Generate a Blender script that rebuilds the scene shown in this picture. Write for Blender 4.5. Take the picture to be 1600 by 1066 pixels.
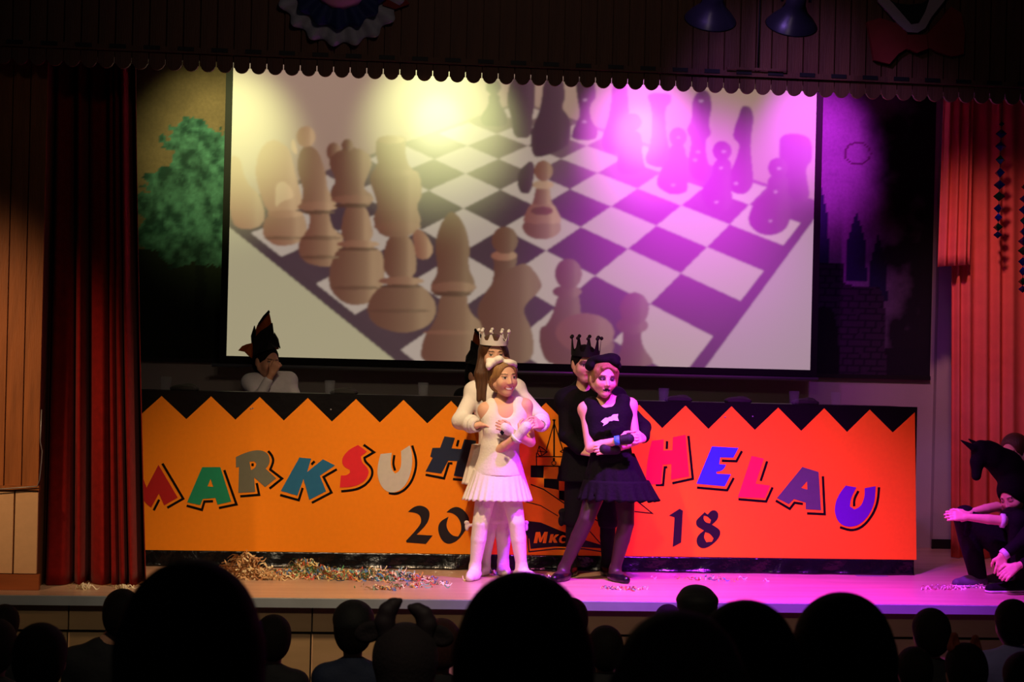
import bpy, math, random
import numpy as np
from mathutils import Vector
random.seed(7)
rng = np.random.default_rng(11)
for o in list(bpy.data.objects):
    bpy.data.objects.remove(o, do_unlink=True)
SC = bpy.context.scene
C = SC.collection
PI = math.pi

# ------------------------------------------------------------------ camera
F_PX, CX, CY = 2600.0, 800.0, 587.0          # focal length and principal point in photo pixels
YAW, ROLL, CAMZ = math.radians(5.55), math.radians(1.36), 2.1
ST = 0.9                                      # stage height
_F = np.array([math.sin(YAW), math.cos(YAW), 0.0])
_R0 = np.array([math.cos(YAW), -math.sin(YAW), 0.0])
_Z = np.array([0, 0, 1.0])
_R = _R0 * math.cos(ROLL) + _Z * math.sin(ROLL)
_U = _Z * math.cos(ROLL) - _R0 * math.sin(ROLL)
CAM = np.array([0, 0, CAMZ])
cd = bpy.data.cameras.new('camera')
cam = bpy.data.objects.new('camera', cd)
C.objects.link(cam)
from mathutils import Matrix
cam.matrix_world = Matrix(((_R[0], _U[0], -_F[0], 0), (_R[1], _U[1], -_F[1], 0), (_R[2], _U[2], -_F[2], CAMZ), (0, 0, 0, 1)))
cd.sensor_width = 36.0
cd.lens = F_PX / 1600 * 36.0
cd.shift_y = (CY - 533.0) / 1600
cd.clip_end = 200
cd.dof.use_dof = True
cd.dof.focus_distance = 9.9
cd.dof.aperture_fstop = 5.0
SC.camera = cam


def P(px, py, Y):
    """photo pixel -> point on the upright plane at depth Y"""
    d = _F * F_PX + _R * (px - CX) + _U * (CY - py)
    return CAM + d * (Y / d[1])


def PZ(px, py, Z):
    d = _F * F_PX + _R * (px - CX) + _U * (CY - py)
    return CAM + d * ((Z - CAMZ) / d[2])


def proj(v):
    v = np.asarray(v, float) - CAM
    z = v @ _F
    return CX + F_PX * (v @ _R) / z, CY - F_PX * (v @ _U) / z


# ------------------------------------------------------------------ world, lamps, exposure
W = bpy.data.worlds.new('world')
SC.world = W
W.use_nodes = True
W.node_tree.nodes['Background'].inputs[0].default_value = (0.35, 0.42, 0.6, 1)
W.node_tree.nodes['Background'].inputs[1].default_value = 0.012
SC.view_settings.view_transform = 'Standard'
SC.view_settings.look = 'None'
SC.view_settings.exposure = 0.0
SC.view_settings.gamma = 1.0
SC.view_settings.use_curve_mapping = False


def spot(name, loc, tgt, power, col, angle, blend=1.0, size=0.06):
    l = bpy.data.lights.new(name, 'SPOT')
    l.energy = power
    l.color = col
    l.spot_size = math.radians(angle)
    l.spot_blend = blend
    l.shadow_soft_size = size
    o = bpy.data.objects.new(name, l)
    C.objects.link(o)
    o.location = Vector(loc)
    o.rotation_euler = (Vector(tgt) - Vector(loc)).to_track_quat('-Z', 'Y').to_euler()
    return o


YF, YB, YS, YW = 8.85, 10.2, 11.7, 11.95      # stage edge, banner, screen, back wall
# front lamps hung just in front of the portal (two of them are the dish lamps in view)
DL1, DL2, DAX = P(1111, 24, 8.15), P(1238, 32, 8.15), np.array([0, .62, -.78])
spot('stage_spot_warm', (0.25, 7.75, 4.25), (0.3, 9.75, 0.5), 520, (1.0, 0.69, 0.40), 68, 1.0, .08)
spot('stage_spot_magenta', tuple(DL1 + DAX * .07), (2.6, 9.7, 0.6), 285, (1.0, 0.15, 0.42), 74, 1.0, .06)
spot('stage_spot_violet', tuple(DL2 + DAX * .07), (2.25, 9.2, 0.7), 2200, (0.46, 0.015, 1.0), 74, 1.0, .06)
# unseen spots out in the hall and in the wing
spot('hall_fill_warm', (0.2, 3.0, 5.2), (0.6, 8.8, 0.0), 250, (1.0, .80, .55), 56, 1.0, .2)  # added front fill for the stage front
spot('hall_fill_left', (-3.4, 5.6, 4.3), (-2.1, 9.05, 1.95), 620, (1.0, .6, .3), 27, 1.0, .1)  # added fill that brightens the wooden post
spot('hall_fill_upper', (0.8, 4.2, 5.0), (0.8, 8.9, 4.3), 30, (1.0, .75, .6), 80, 1.0, .2)  # added fill that lifts the dark boarding
spot('wing_fill_violet', (3.2, 9.6, 4.3), (3.7, 11.9, 1.3), 60, (.5, .08, 1.0), 60, 1.0, .08)  # added violet fill on the wall at the right
spot('wing_spot_red', (3.5, 9.5, 4.3), (4.8, 11.25, 2.1), 130, (1.0, .36, .36), 62, 1.0, .08)
spot('hall_fill_blue', (1.3, 7.0, 4.9), (2.05, 8.15, 3.9), 170, (.5, .25, 1.0), 40, 1.0, .1)  # added fill aimed at the dish lamp housings
# lamps on the batten behind the portal, shining on the screen, plus added glow spots
for nm, px, py, col, pw, ang in (('batten_spot_yellow', 352, 195, (.95, .96, .36), 52, 66), ('batten_spot_yellow', 685, 172, (.95, 1.0, .40), 62, 66),
                                 ('batten_spot_magenta', 1002, 192, (1.0, .12, .98), 80, 56), ('batten_spot_magenta', 1272, 195, (.85, .05, 1.0), 70, 54), ('batten_spot_magenta', 1080, 320, (.75, .02, .85), 60, 105),  # last one is an added wide wash
                                 ('batten_spot_magenta', 1000, 198, (1.0, .45, .95), 26, 26), ('batten_spot_yellow', 685, 180, (1.0, 1.0, .62), 22, 26)):  # added narrow cores that brighten the glow centres
    t = P(px, py, YS)
    spot(nm, (t[0], 10.75, t[2] + .35), (t[0], YS, t[2] - .05), pw * 1.95, col, ang, 1.0, .05)


# ------------------------------------------------------------------ materials
def lin(h):
    if isinstance(h, str):
        h = h.lstrip('#')
        c = [int(h[i:i + 2], 16) / 255 for i in (0, 2, 4)]
        return tuple(x / 12.92 if x <= .04045 else ((x + .055) / 1.055) ** 2.4 for x in c)
    return tuple(h)


MATS = {}


def mat(name, col, rough=.6, var=.12, scale=8.0, bump=0.0, bscale=60.0, metal=0.0, spec=.5, stretch=(1, 1, 1), sheen=0.0, coat=0.0, attr=False, trans=0.0, ior=1.45):
    if name in MATS:
        return MATS[name]
    m = bpy.data.materials.new(name)
    m.use_nodes = True
    nt = m.node_tree
    N, L = nt.nodes, nt.links
    b = N['Principled BSDF']
    b.inputs['Roughness'].default_value = rough
    b.inputs['Metallic'].default_value = metal
    b.inputs['Specular IOR Level'].default_value = spec
    b.inputs['Sheen Weight'].default_value = sheen
    b.inputs['Coat Weight'].default_value = coat
    b.inputs['Transmission Weight'].default_value = trans
    b.inputs['IOR'].default_value = ior
    tc = N.new('ShaderNodeTexCoord')
    mp = N.new('ShaderNodeMapping')
    mp.inputs['Scale'].default_value = stretch
    L.new(tc.outputs['Object'], mp.inputs['Vector'])
    nz = N.new('ShaderNodeTexNoise')
    nz.inputs['Scale'].default_value = scale
    nz.inputs['Detail'].default_value = 5
    L.new(mp.outputs['Vector'], nz.inputs['Vector'])
    mix = N.new('ShaderNodeMix')
    mix.data_type = 'RGBA'
    mix.blend_type = 'MULTIPLY'
    mix.inputs['Factor'].default_value = 1.0
    mr = N.new('ShaderNodeMapRange')
    mr.inputs['From Min'].default_value = .3
    mr.inputs['From Max'].default_value = .7
    mr.inputs['To Min'].default_value = 1 - var
    mr.inputs['To Max'].default_value = 1.0
    L.new(nz.outputs['Fac'], mr.inputs['Value'])
    if attr:
        at = N.new('ShaderNodeAttribute')
        at.attribute_name = 'Col'
        L.new(at.outputs['Color'], mix.inputs['A'])
    else:
        mix.inputs['A'].default_value = (*lin(col), 1)
    L.new(mr.outputs['Result'], mix.inputs['B'])
    L.new(mix.outputs['Result'], b.inputs['Base Color'])
    if bump:
        n2 = N.new('ShaderNodeTexNoise')
        n2.inputs['Scale'].default_value = bscale
        n2.inputs['Detail'].default_value = 4
        L.new(mp.outputs['Vector'], n2.inputs['Vector'])
        bp = N.new('ShaderNodeBump')
        bp.inputs['Strength'].default_value = bump
        bp.inputs['Distance'].default_value = .01
        L.new(n2.outputs['Fac'], bp.inputs['Height'])
        L.new(bp.outputs['Normal'], b.inputs['Normal'])
    MATS[name] = m
    return m


M = dict(
    stage_floor=mat('stage_floor', '#c6a288', .26, .2, 3, .15, 40, stretch=(.4, 3, 1)),
    stage_edge=mat('stage_edge', '#8f98a0', .5, .15, 6),
    fascia=mat('fascia', '#a98a62', .55, .15, 4, stretch=(1, 1, 4)),
    dark=mat('dark', '#0c0b0b', .6, .2),
    hall_floor=mat('hall_floor', '#3a3028', .5, .2),
    wall=mat('wall', '#b9b0a6', .85, .1, 3, .1, 90),
    wood=mat('wood', '#a5602c', .5, .35, 5, .2, 30, stretch=(6, 6, .6)),
    dwood=mat('dark_wood', '#6b4028', .6, .35, 5, .2, 30, stretch=(6, 6, .6)),
    cream=mat('cream_panel', '#d9ad80', .6, .08, 30),
    skirting=mat('skirting', '#a4572a', .5, .25, 5, stretch=(.6, 6, 6)),
    velvet=mat('velvet', '#8a1512', .9, .25, 25, .2, 180, spec=.15, sheen=.06),
    drape=mat('salmon_drape', '#e5685a', .85, .12, 10, .15, 160),
    canvas=mat('painted_canvas', '#ffffff', .9, .2, 40, .1, 200, attr=True),
    screen_black=mat('screen_border', '#0a0a0a', .8, .1),
    metal=mat('grey_metal', '#9a9a9a', .45, .1, metal=.6),
    banner_black=mat('banner_black', '#0d0b0c', .28, .2, 6, .25, 14),
    orange=mat('banner_orange', '#f08a18', .6, .05, 40, spec=.15),
    foil=mat('black_foil', '#0d0c0e', .22, .2, 6, .8, 16),
    skin=mat('skin', '#ffffff', .55, .06, 20, attr=True),
    white_cloth=mat('white_cloth', '#eee8df', .8, .06, 12, .25, 70),
    lace=mat('white_lace', '#f2ede6', .8, .18, 160, .5, 260),
    black_cloth=mat('black_cloth', '#08070a', .85, .25, 14, .35, 60, spec=.2),
    black_lace=mat('black_lace', '#0b090c', .7, .3, 120, .4, 220),
    shirt=mat('white_shirt', '#cfcdd6', .8, .08, 10, .3, 40),
    brown_hair=mat('brown_hair', '#5b3a22', .45, .45, 30, .5, 60, stretch=(4, 4, .4)),
    blond_hair=mat('blond_hair', '#a3794a', .45, .4, 30, .5, 60, stretch=(4, 4, .4)),
    dark_hair=mat('dark_hair', '#120d0b', .8, .4, 30, .5, 60, stretch=(4, 4, .5), spec=.15),
    red_hair=mat('red_hair', '#38100c', .8, .4, 30, .5, 60, stretch=(4, 4, .5)),
    aud_cloth=mat('dark_jacket', '#15151a', .85, .3, 10, .3, 50),
    blue_cloth=mat('blue_jacket', '#17223c', .8, .2, 10, .3, 50),
    lav_cloth=mat('lavender_shirt', '#8f84c8', .8, .15, 10, .3, 50),
    crown_white=mat('white_card', '#f4f1ea', .6, .03),
    crown_black=mat('black_card', '#0b0a0c', .6, .1),
    hat_orange=mat('hat_orange', '#d9691c', .75, .12, 20, .2, 90),
    hat_black=mat('hat_black', '#0b0a0b', .8, .2, 20, .2, 90),
    blueband=mat('blue_band', '#3b8fd8', .6, .1),
    lamp_black=mat('lamp_black', '#2a2a32', .3, .1, metal=.7),
    lens=mat('lamp_lens', '#55505a', .1, .1),
    glass=mat('clear_glass', '#9098a8', .05, .0),
    sole=mat('white_sole', '#d8d4d8', .6, .1),
    shoe=mat('grey_shoe', '#4a4652', .7, .2),
    horse=mat('horse_plush', '#060508', .9, .3, 20, .3, 80, spec=.15),
    blue_ruffle=mat('blue_ruffle', '#20306a', .7, .2, 12, .3, 60),
    white_ruffle=mat('white_ruffle', '#b9b6c4', .7, .2, 12, .3, 60),
    red_cloth=mat('red_felt', '#8a2a1c', .8, .2, 12),
    clown_white=mat('clown_white', '#b59aa2', .7, .1),
    foil_blue=mat('blue_foil', '#16309c', .25, .3, 9, metal=.8),
    foil_green=mat('green_foil', '#0e5a4a', .25, .3, 9, metal=.8),
    paper=mat('paper_strip', '#ffffff', .7, .1, attr=True),
)

MATS['clear_glass'].node_tree.nodes['Principled BSDF'].inputs['Alpha'].default_value = .06
# ------------------------------------------------------------------ mesh helpers
WL = {}          # world location of every object, by pointer name


def mk(name, V, Fc, m, parent=None, label=None, cat=None, group=None, kind=None, smooth=False, cols=None, base=False):
    V = np.asarray(V, np.float32).reshape(-1, 3)
    lo, hi = V.min(0), V.max(0)
    loc = np.array([(lo[0] + hi[0]) / 2, (lo[1] + hi[1]) / 2, lo[2]])
    me = bpy.data.meshes.new(name)
    Vl = V - loc
    if isinstance(Fc, np.ndarray) and Fc.ndim == 2:
        n, k = Fc.shape
        me.vertices.add(len(Vl))
        me.vertices.foreach_set('co', Vl.astype(np.float32).ravel())
        me.loops.add(n * k)
        me.loops.foreach_set('vertex_index', Fc.astype(np.int32).ravel())
        me.polygons.add(n)
        me.polygons.foreach_set('loop_start', np.arange(0, n * k, k, dtype=np.int32))
        me.update(calc_edges=True)
        me.validate()
    else:
        me.from_pydata([tuple(map(float, v)) for v in Vl], [], [tuple(int(i) for i in f) for f in Fc])
        me.update()
    if smooth:
        me.polygons.foreach_set('use_smooth', np.ones(len(me.polygons), bool))
    if cols is not None:
        a = me.color_attributes.new('Col', 'FLOAT_COLOR', 'POINT')
        cc = np.ones((len(V), 4), np.float32)
        cc[:, :3] = cols
        a.data.foreach_set('color', cc.ravel())
    me.materials.append(M[m] if isinstance(m, str) else m)
    return link(bpy.data.objects.new(name, me), loc, parent, label, cat, group, kind)


def link(o, loc, parent=None, label=None, cat=None, group=None, kind=None):
    C.objects.link(o)
    loc = np.asarray(loc, float)
    if parent is not None:
        o.parent = parent
        o.location = tuple(loc - WL[parent.name])
    else:
        o.location = tuple(loc)
    WL[o.name] = loc
    for k, v in (('label', label), ('category', cat), ('group', group), ('kind', kind)):
        if v:
            o[k] = v
    return o


def cp(src, loc, parent=None, **kw):
    o = bpy.data.objects.new(src.name.split('.')[0], src.data)
    return link(o, loc, parent, **kw)


def thing(name, label, cat, loc, group=None, kind=None):
    return link(bpy.data.objects.new(name, None), loc, None, label, cat, group, kind)


def boxv(a, b):
    x0, y0, z0 = a
    x1, y1, z1 = b
    V = [(x0, y0, z0), (x1, y0, z0), (x1, y1, z0), (x0, y1, z0), (x0, y0, z1), (x1, y0, z1), (x1, y1, z1), (x0, y1, z1)]
    Fc = [(0, 3, 2, 1), (4, 5, 6, 7), (0, 1, 5, 4), (1, 2, 6, 5), (2, 3, 7, 6), (3, 0, 4, 7)]
    return V, Fc


def merge(*parts):
    V, Fc = [], []
    for v, f in parts:
        n = len(V)
        V += [tuple(q) for q in v]
        Fc += [tuple(i + n for i in q) for q in f]
    return V, Fc


def tri_poly(pts, holes=()):
    """triangulate a 2-D polygon with holes -> pts, tris"""
    from mathutils.geometry import tessellate_polygon
    loops = [[Vector((p[0], p[1], 0)) for p in pts]] + [[Vector((p[0], p[1], 0)) for p in h] for h in holes]
    al = [tuple(p) for p in pts] + [tuple(p) for h in holes for p in h]
    return al, [tuple(t) for t in tessellate_polygon(loops)], [len(pts)] + [len(h) for h in holes]


def plate(pix, Y, th, holes=()):
    """flat plate cut to an outline given in photo pixels, standing at depth Y (front face) with thickness th"""
    al, tr, ns = tri_poly(pix, holes)
    fr = [P(x, y, Y) for x, y in al]
    V = fr + [v + np.array([0, th, 0]) for v in fr]
    n = len(al)
    Fc = []
    for t in tr:
        a, b, c = (np.asarray(fr[i]) for i in t)
        if np.cross(b - a, c - a)[1] > 0:
            t = t[::-1]
        Fc += [t, tuple(i + n for i in t[::-1])]
    s = 0
    for k in ns:
        for i in range(k):
            a, b = s + i, s + (i + 1) % k
            Fc.append((a, b, b + n, a + n))
        s += k
    return V, Fc


def ribbon(pix, w):
    """outline (photo pixels) of a polyline of width w"""
    p = np.asarray(pix, float)
    d = np.diff(p, axis=0)
    d /= np.linalg.norm(d, axis=1)[:, None]
    nn = np.stack([-d[:, 1], d[:, 0]], 1)
    off = [nn[0]]
    for i in range(1, len(p) - 1):
        m = nn[i - 1] + nn[i]
        m = m / max(m @ m, .3) * 2
        off.append(m)
    off.append(nn[-1])
    off = np.array(off) * w / 2
    return [tuple(q) for q in p + off] + [tuple(q) for q in (p - off)[::-1]]


def tube(pts, r, n=8, cap=True):
    pts = [np.asarray(p, float) for p in pts]
    V, Fc = [], []
    rr = r if hasattr(r, '__len__') else [r] * len(pts)
    up = np.array([0.13, 0.21, 1.0])
    for i, p in enumerate(pts):
        t = pts[min(i + 1, len(pts) - 1)] - pts[max(i - 1, 0)]
        t = t / (np.linalg.norm(t) + 1e-9)
        u = np.cross(t, up)
        if np.linalg.norm(u) < 1e-3:
            u = np.cross(t, [1, 0, 0])
        u /= np.linalg.norm(u)
        v = np.cross(t, u)
        for k in range(n):
            a = 2 * PI * k / n
            V.append(p + (u * math.cos(a) + v * math.sin(a)) * rr[i])
    for i in range(len(pts) - 1):
        for k in range(n):
            a, b = i * n + k, i * n + (k + 1) % n
            Fc.append((a, b, b + n, a + n))
    if cap:
        Fc.append(tuple(range(n))[::-1])
        Fc.append(tuple((len(pts) - 1) * n + k for k in range(n)))
    return V, Fc


def lathe(prof, c, axis=(0, 0, 1), n=24):
    """prof: (radius, distance along axis)"""
    ax = np.asarray(axis, float)
    ax /= np.linalg.norm(ax)
    u = np.cross(ax, [0.1, 0.9, 0.3])
    u /= np.linalg.norm(u)
    v = np.cross(ax, u)
    V, Fc = [], []
    for r, h in prof:
        for k in range(n):
            a = 2 * PI * k / n
            V.append(np.asarray(c) + ax * h + (u * math.cos(a) + v * math.sin(a)) * max(r, 1e-4))
    for i in range(len(prof) - 1):
        for k in range(n):
            a, b = i * n + k, i * n + (k + 1) % n
            Fc.append((a, b, b + n, a + n))
    return V, Fc


def sheet(fn, nu, nv, th=.004):
    """double-sided sheet: fn(u,v)->(point); thickness along +Y"""
    V = []
    for j in range(nv + 1):
        for i in range(nu + 1):
            V.append(fn(i / nu, j / nv))
    V = np.array(V)
    n = len(V)
    V2 = V + np.array([0, th, 0])
    Fc = []
    w = nu + 1
    for j in range(nv):
        for i in range(nu):
            a = j * w + i
            Fc.append((a, a + 1, a + 1 + w, a + w))
            Fc.append((n + a, n + a + w, n + a + 1 + w, n + a + 1))
    for j in range(nv):
        for i in (0, nu):
            a = j * w + i
            q = (a, a + w, n + a + w, n + a)
            Fc.append(q if i == 0 else q[::-1])
    for i in range(nu):
        for j in (0, nv):
            a = j * w + i
            q = (a, n + a, n + a + 1, a + 1)
            Fc.append(q if j == 0 else q[::-1])
    return np.vstack([V, V2]), np.array(Fc)


# ------------------------------------------------------------------ implicit surfaces for people and cloth
A = lambda *q: np.array(q, float)


def cap(a, b, ra, rb=None, k=.02, op=1):
    return dict(t='c', a=np.asarray(a, float), b=np.asarray(b, float), ra=ra, rb=ra if rb is None else rb, k=k, op=op)


def ell(c, r, ax=None, k=.02, op=1):
    r = (r, r, r) if not hasattr(r, '__len__') else r
    return dict(t='e', c=np.asarray(c, float), r=np.asarray(r, float), ax=np.eye(3) if ax is None else np.asarray(ax, float), k=k, op=op)


def grow(prims, d):
    out = []
    for p in prims:
        p = dict(p)
        if p['t'] == 'c':
            p['ra'] += d
            p['rb'] += d
        else:
            p['r'] = p['r'] + d
        out.append(p)
    return out


def pbox(p):
    if p['t'] == 'c':
        r = max(p['ra'], p['rb'])
        return np.minimum(p['a'], p['b']) - r, np.maximum(p['a'], p['b']) + r
    r = p['r'].max()
    return p['c'] - r, p['c'] + r


def pdist(p, X):
    if p['t'] == 'c':
        ba = p['b'] - p['a']
        q = X - p['a'].astype(np.float32)
        t = np.clip((q @ ba.astype(np.float32)) / max(ba @ ba, 1e-9), 0, 1)
        return np.linalg.norm(q - t[..., None] * ba.astype(np.float32), axis=-1) - (p['ra'] + (p['rb'] - p['ra']) * t)
    q = (X - p['c'].astype(np.float32)) @ p['ax'].T.astype(np.float32)
    r = p['r'].astype(np.float32)
    k0 = np.linalg.norm(q / r, axis=-1)
    k1 = np.linalg.norm(q / (r * r), axis=-1) + 1e-6
    return k0 * (k0 - 1) / k1


_CO = [(i, j, k) for i in (0, 1) for j in (0, 1) for k in (0, 1)]
_ED = [(a, b) for a in _CO for b in _CO if sum(b) - sum(a) == 1 and all(y >= x for x, y in zip(a, b))]


def sdf(prims, vs, cuts=(), floor=None):
    bx = [pbox(p) for p in prims if p['op'] > 0]
    lo = np.min([b[0] for b in bx], 0) - 4 * vs
    hi = np.max([b[1] for b in bx], 0) + 4 * vs
    n = np.ceil((hi - lo) / vs).astype(int) + 1
    D = np.full(n, .12, np.float32)
    g = [(lo[i] + vs * np.arange(n[i])).astype(np.float32) for i in range(3)]
    for p in prims:
        a, b = pbox(p)
        pad = p['k'] + 3 * vs
        i0 = np.maximum(np.floor((a - pad - lo) / vs).astype(int), 0)
        i1 = np.minimum(np.ceil((b + pad - lo) / vs).astype(int) + 1, n)
        if (i1 <= i0).any():
            continue
        sl = tuple(slice(s, e) for s, e in zip(i0, i1))
        X = np.stack(np.meshgrid(g[0][sl[0]], g[1][sl[1]], g[2][sl[2]], indexing='ij'), -1)
        d = pdist(p, X)
        k = max(p['k'], 1e-4)
        E0 = D[sl]
        if p['op'] > 0:
            h = np.clip(.5 + .5 * (E0 - d) / k, 0, 1)
            D[sl] = E0 * (1 - h) + d * h - k * h * (1 - h)
        else:
            h = np.clip(.5 - .5 * (E0 + d) / k, 0, 1)
            D[sl] = E0 * (1 - h) - d * h + k * h * (1 - h)
    for c in cuts:
        pt, nm = np.asarray(c[0], float), np.asarray(c[1], float)
        nm = nm / np.linalg.norm(nm)
        pl = ((g[0] - pt[0]) * nm[0])[:, None, None] + ((g[1] - pt[1]) * nm[1])[None, :, None] + ((g[2] - pt[2]) * nm[2])[None, None, :]
        D = np.maximum(D, pl.astype(np.float32))
    S = D < 0
    c8 = np.zeros(np.array(n) - 1, np.int8)
    for i, j, k in _CO:
        c8 += S[i:n[0] - 1 + i, j:n[1] - 1 + j, k:n[2] - 1 + k]
    mx = (c8 > 0) & (c8 < 8)
    ids = np.argwhere(mx)
    num = np.full(mx.shape, -1, np.int64)
    num[mx] = np.arange(len(ids))
    pos = np.zeros((len(ids), 3), np.float32)
    cnt = np.zeros(len(ids), np.float32)
    for a, b in _ED:
        da = D[ids[:, 0] + a[0], ids[:, 1] + a[1], ids[:, 2] + a[2]]
        db = D[ids[:, 0] + b[0], ids[:, 1] + b[1], ids[:, 2] + b[2]]
        m = (da < 0) != (db < 0)
        t = np.where(m, da / np.where(m, da - db, 1), 0)
        av, bv = np.array(a, np.float32), np.array(b, np.float32)
        pos += np.where(m[:, None], av + t[:, None] * (bv - av), 0)
        cnt += m
    V = lo + vs * (ids + pos / cnt[:, None])
    Fs = []
    for ax in range(3):
        o1, o2 = (ax + 1) % 3, (ax + 2) % 3
        sa = [slice(None)] * 3
        sb = [slice(None)] * 3
        sa[ax], sb[ax] = slice(0, -1), slice(1, None)
        e = np.argwhere(S[tuple(sa)] != S[tuple(sb)])
        e = e[(e[:, o1] > 0) & (e[:, o2] > 0) & (e[:, o1] < n[o1] - 1) & (e[:, o2] < n[o2] - 1)]
        u, v = np.zeros(3, int), np.zeros(3, int)
        u[o1], v[o2] = 1, 1
        q = [e - u - v, e - v, e, e - u]
        q = np.stack([num[tuple(w.T)] for w in q], 1)
        ins = S[tuple(e.T)]
        q[~ins] = q[~ins][:, ::-1]
        Fs.append(q)
    return V, np.vstack(Fs)


SKIN = lin('#e2b092')


def sdf_part(name, prims, vs, m, parent, cuts=(), cols=None, **kw):
    V, Fc = sdf(prims, vs, cuts)
    c = cols(V) if callable(cols) else cols
    return mk(name, V, Fc, m, parent, smooth=True, cols=c, **kw)


def frame(fwd, up=(0, 0, 1)):
    """rows: right, forward, up"""
    f = np.asarray(fwd, float)
    f = f / np.linalg.norm(f)
    r = np.cross(f, np.asarray(up, float))
    r /= np.linalg.norm(r)
    return np.stack([r, f, np.cross(r, f)])


def head_prims(c, ax, s=1.0, face=True):
    w = lambda x, y, z: np.asarray(c) + s * (A(x, y, z) @ ax)
    p = [ell(w(0, -.014, .03), A(.073, .088, .078) * s, ax, .01),
         ell(w(0, .018, -.02), A(.058, .068, .08) * s, ax, .02),
         cap(w(0, .052, -.086), w(0, .04, -.08), .02 * s, .024 * s, .02),
         cap(w(-.048, .0, -.045), w(-.008, .05, -.085), .022 * s, .02 * s, .02),
         cap(w(.048, .0, -.045), w(.008, .05, -.085), .022 * s, .02 * s, .02)]
    if face:
        for x in (-1, 1):
            p += [ell(w(x * .031, .052, -.032), .03 * s, None, .02),
                  ell(w(x * .03, .1, -.001), A(.017, .02, .0095) * s, ax, .012, -1),
                  ell(w(x * .03, .07, .0), .0135 * s, None, .003),
                  cap(w(x * .016, .079, .02), w(x * .04, .072, .019), .006 * s, .005 * s, .008)]
        p += [cap(w(0, .082, .002), w(0, .096, -.03), .0055 * s, .009 * s, .008),
              cap(w(-.01, .087, -.034), w(.01, .087, -.034), .006 * s, None, .006),
              cap(w(-.019, .074, -.057), w(.019, .074, -.057), .006 * s, None, .008),
              cap(w(-.016, .073, -.067), w(.016, .073, -.067), .0065 * s, None, .008)]
    for x in (-1, 1):
        p.append(ell(w(x * .073, -.008, -.008), A(.009, .019, .03) * s, ax, .008))
    return p


def face_cols(c, ax, s, V, base=SKIN, lip='#c2605a', brow='#5c4030', lid=None, mouth_open=False, hair=None, smile=False, closed=False):
    col = np.tile(np.array(base, np.float32), (len(V), 1))
    q = ((V - np.asarray(c)) @ ax.T) / s
    near = np.linalg.norm(q, axis=1) < .16
    fr = near & (q[:, 1] > .04)

    def blob(x, z, rx, rz, cc):
        m = fr & ((((q[:, 0] - x) / rx) ** 2 + ((q[:, 2] - z) / rz) ** 2) < 1)
        col[m] = lin(cc)
    for x in (-1, 1):
        blob(x * .033, -.038, .02, .016, '#dd9c86')
        if lid:
            blob(x * .031, .004, .021, .014, lid)
        blob(x * .028, .021, .017, .0042, brow)
        if closed:
            blob(x * .03, -.004, .0135, .0026, '#4a302a')
            continue
        if lid:
            blob(x * .03, -.001, .0135, .0058, '#20141a')
            blob(x * .036, -.001, .0045, .003, '#b8a8a8')
            continue
        blob(x * .03, -.0005, .0125, .0055, '#d8cec8')
        blob(x * .03, -.0003, .0066, .0062, '#241812')
        blob(x * .0305, .0058, .0145, .003, '#33221c')
    blob(0, -.0625, .023, .0088, lip)
    if smile:
        m = fr & (np.abs(q[:, 0]) < .03) & (np.abs(q[:, 2] + .066 - 13 * q[:, 0] ** 2) < .0085)
        col[m] = lin(lip)
        m = fr & (np.abs(q[:, 0]) < .024) & (np.abs(q[:, 2] + .0655 - 13 * q[:, 0] ** 2) < .0042)
        col[m] = lin('#f2ece4')
        return col
    if mouth_open:
        blob(0, -.063, .017, .0065, '#1a0a0c')
    else:
        blob(0, -.0625, .021, .0016, '#7a332f')
    if hair is not None:
        m = near & (q[:, 2] > .02) & (q[:, 1] < .055) & (q[:, 2] + q[:, 1] * -.5 > .02)
        col[m] = lin(hair)
    return col


def hand_prims(wr, d, back, side, s=1.0, curl=.5, spread=.12):
    """wr wrist, d direction of the palm, back = normal of the back of the hand, side = thumb side"""
    d = np.asarray(d, float)
    d /= np.linalg.norm(d)
    back = np.asarray(back, float)
    back = back - d * (back @ d)
    back /= np.linalg.norm(back)
    lat = np.cross(d, back)
    if lat @ np.asarray(side, float) < 0:
        lat = -lat
    p = []
    L = .06 * s
    for x in (-.023, -.008, .008, .023):
        p.append(cap(wr + lat * x * .6 * s, wr + d * L + lat * x * s, .0125 * s, .0105 * s, .01))
    lens = [(.024, (.026, .016, .013)), (.0085, (.031, .02, .014)), (-.0075, (.029, .018, .014)), (-.0235, (.022, .014, .012))]
    for x, ls in lens:
        q = wr + d * L + lat * x * s
        dd = d * math.cos(spread * x * 30) + lat * math.sin(spread * x * 30)
        ang = 0
        r = .0084 * s
        for j, l in enumerate(ls):
            ang += curl * (.7 + .25 * j)
            v = dd * math.cos(ang) - back * math.sin(ang)
            e = q + v * l * s
            p.append(cap(q, e, r, r * .92, .003))
            q, r = e, r * .92
    t0 = wr + d * .018 * s + lat * .02 * s
    t1 = t0 + (d * .6 + lat * .75 - back * .3) * .032 * s
    t2 = t1 + (d * .85 + lat * .2 - back * .45) * .026 * s
    t3 = t2 + (d * .85 - lat * .1 - back * .5) * .02 * s
    p += [cap(t0, t1, .0125 * s, .0105 * s, .008), cap(t1, t2, .0095 * s, .0088 * s, .003), cap(t2, t3, .0088 * s, .0075 * s, .003)]
    return p


def limb(a, b, c, r0, r1, r2, r3):
    return [cap(a, b, r0, r1, .02), cap(b, c, r1 * 1.02, r2, .015)]


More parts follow.
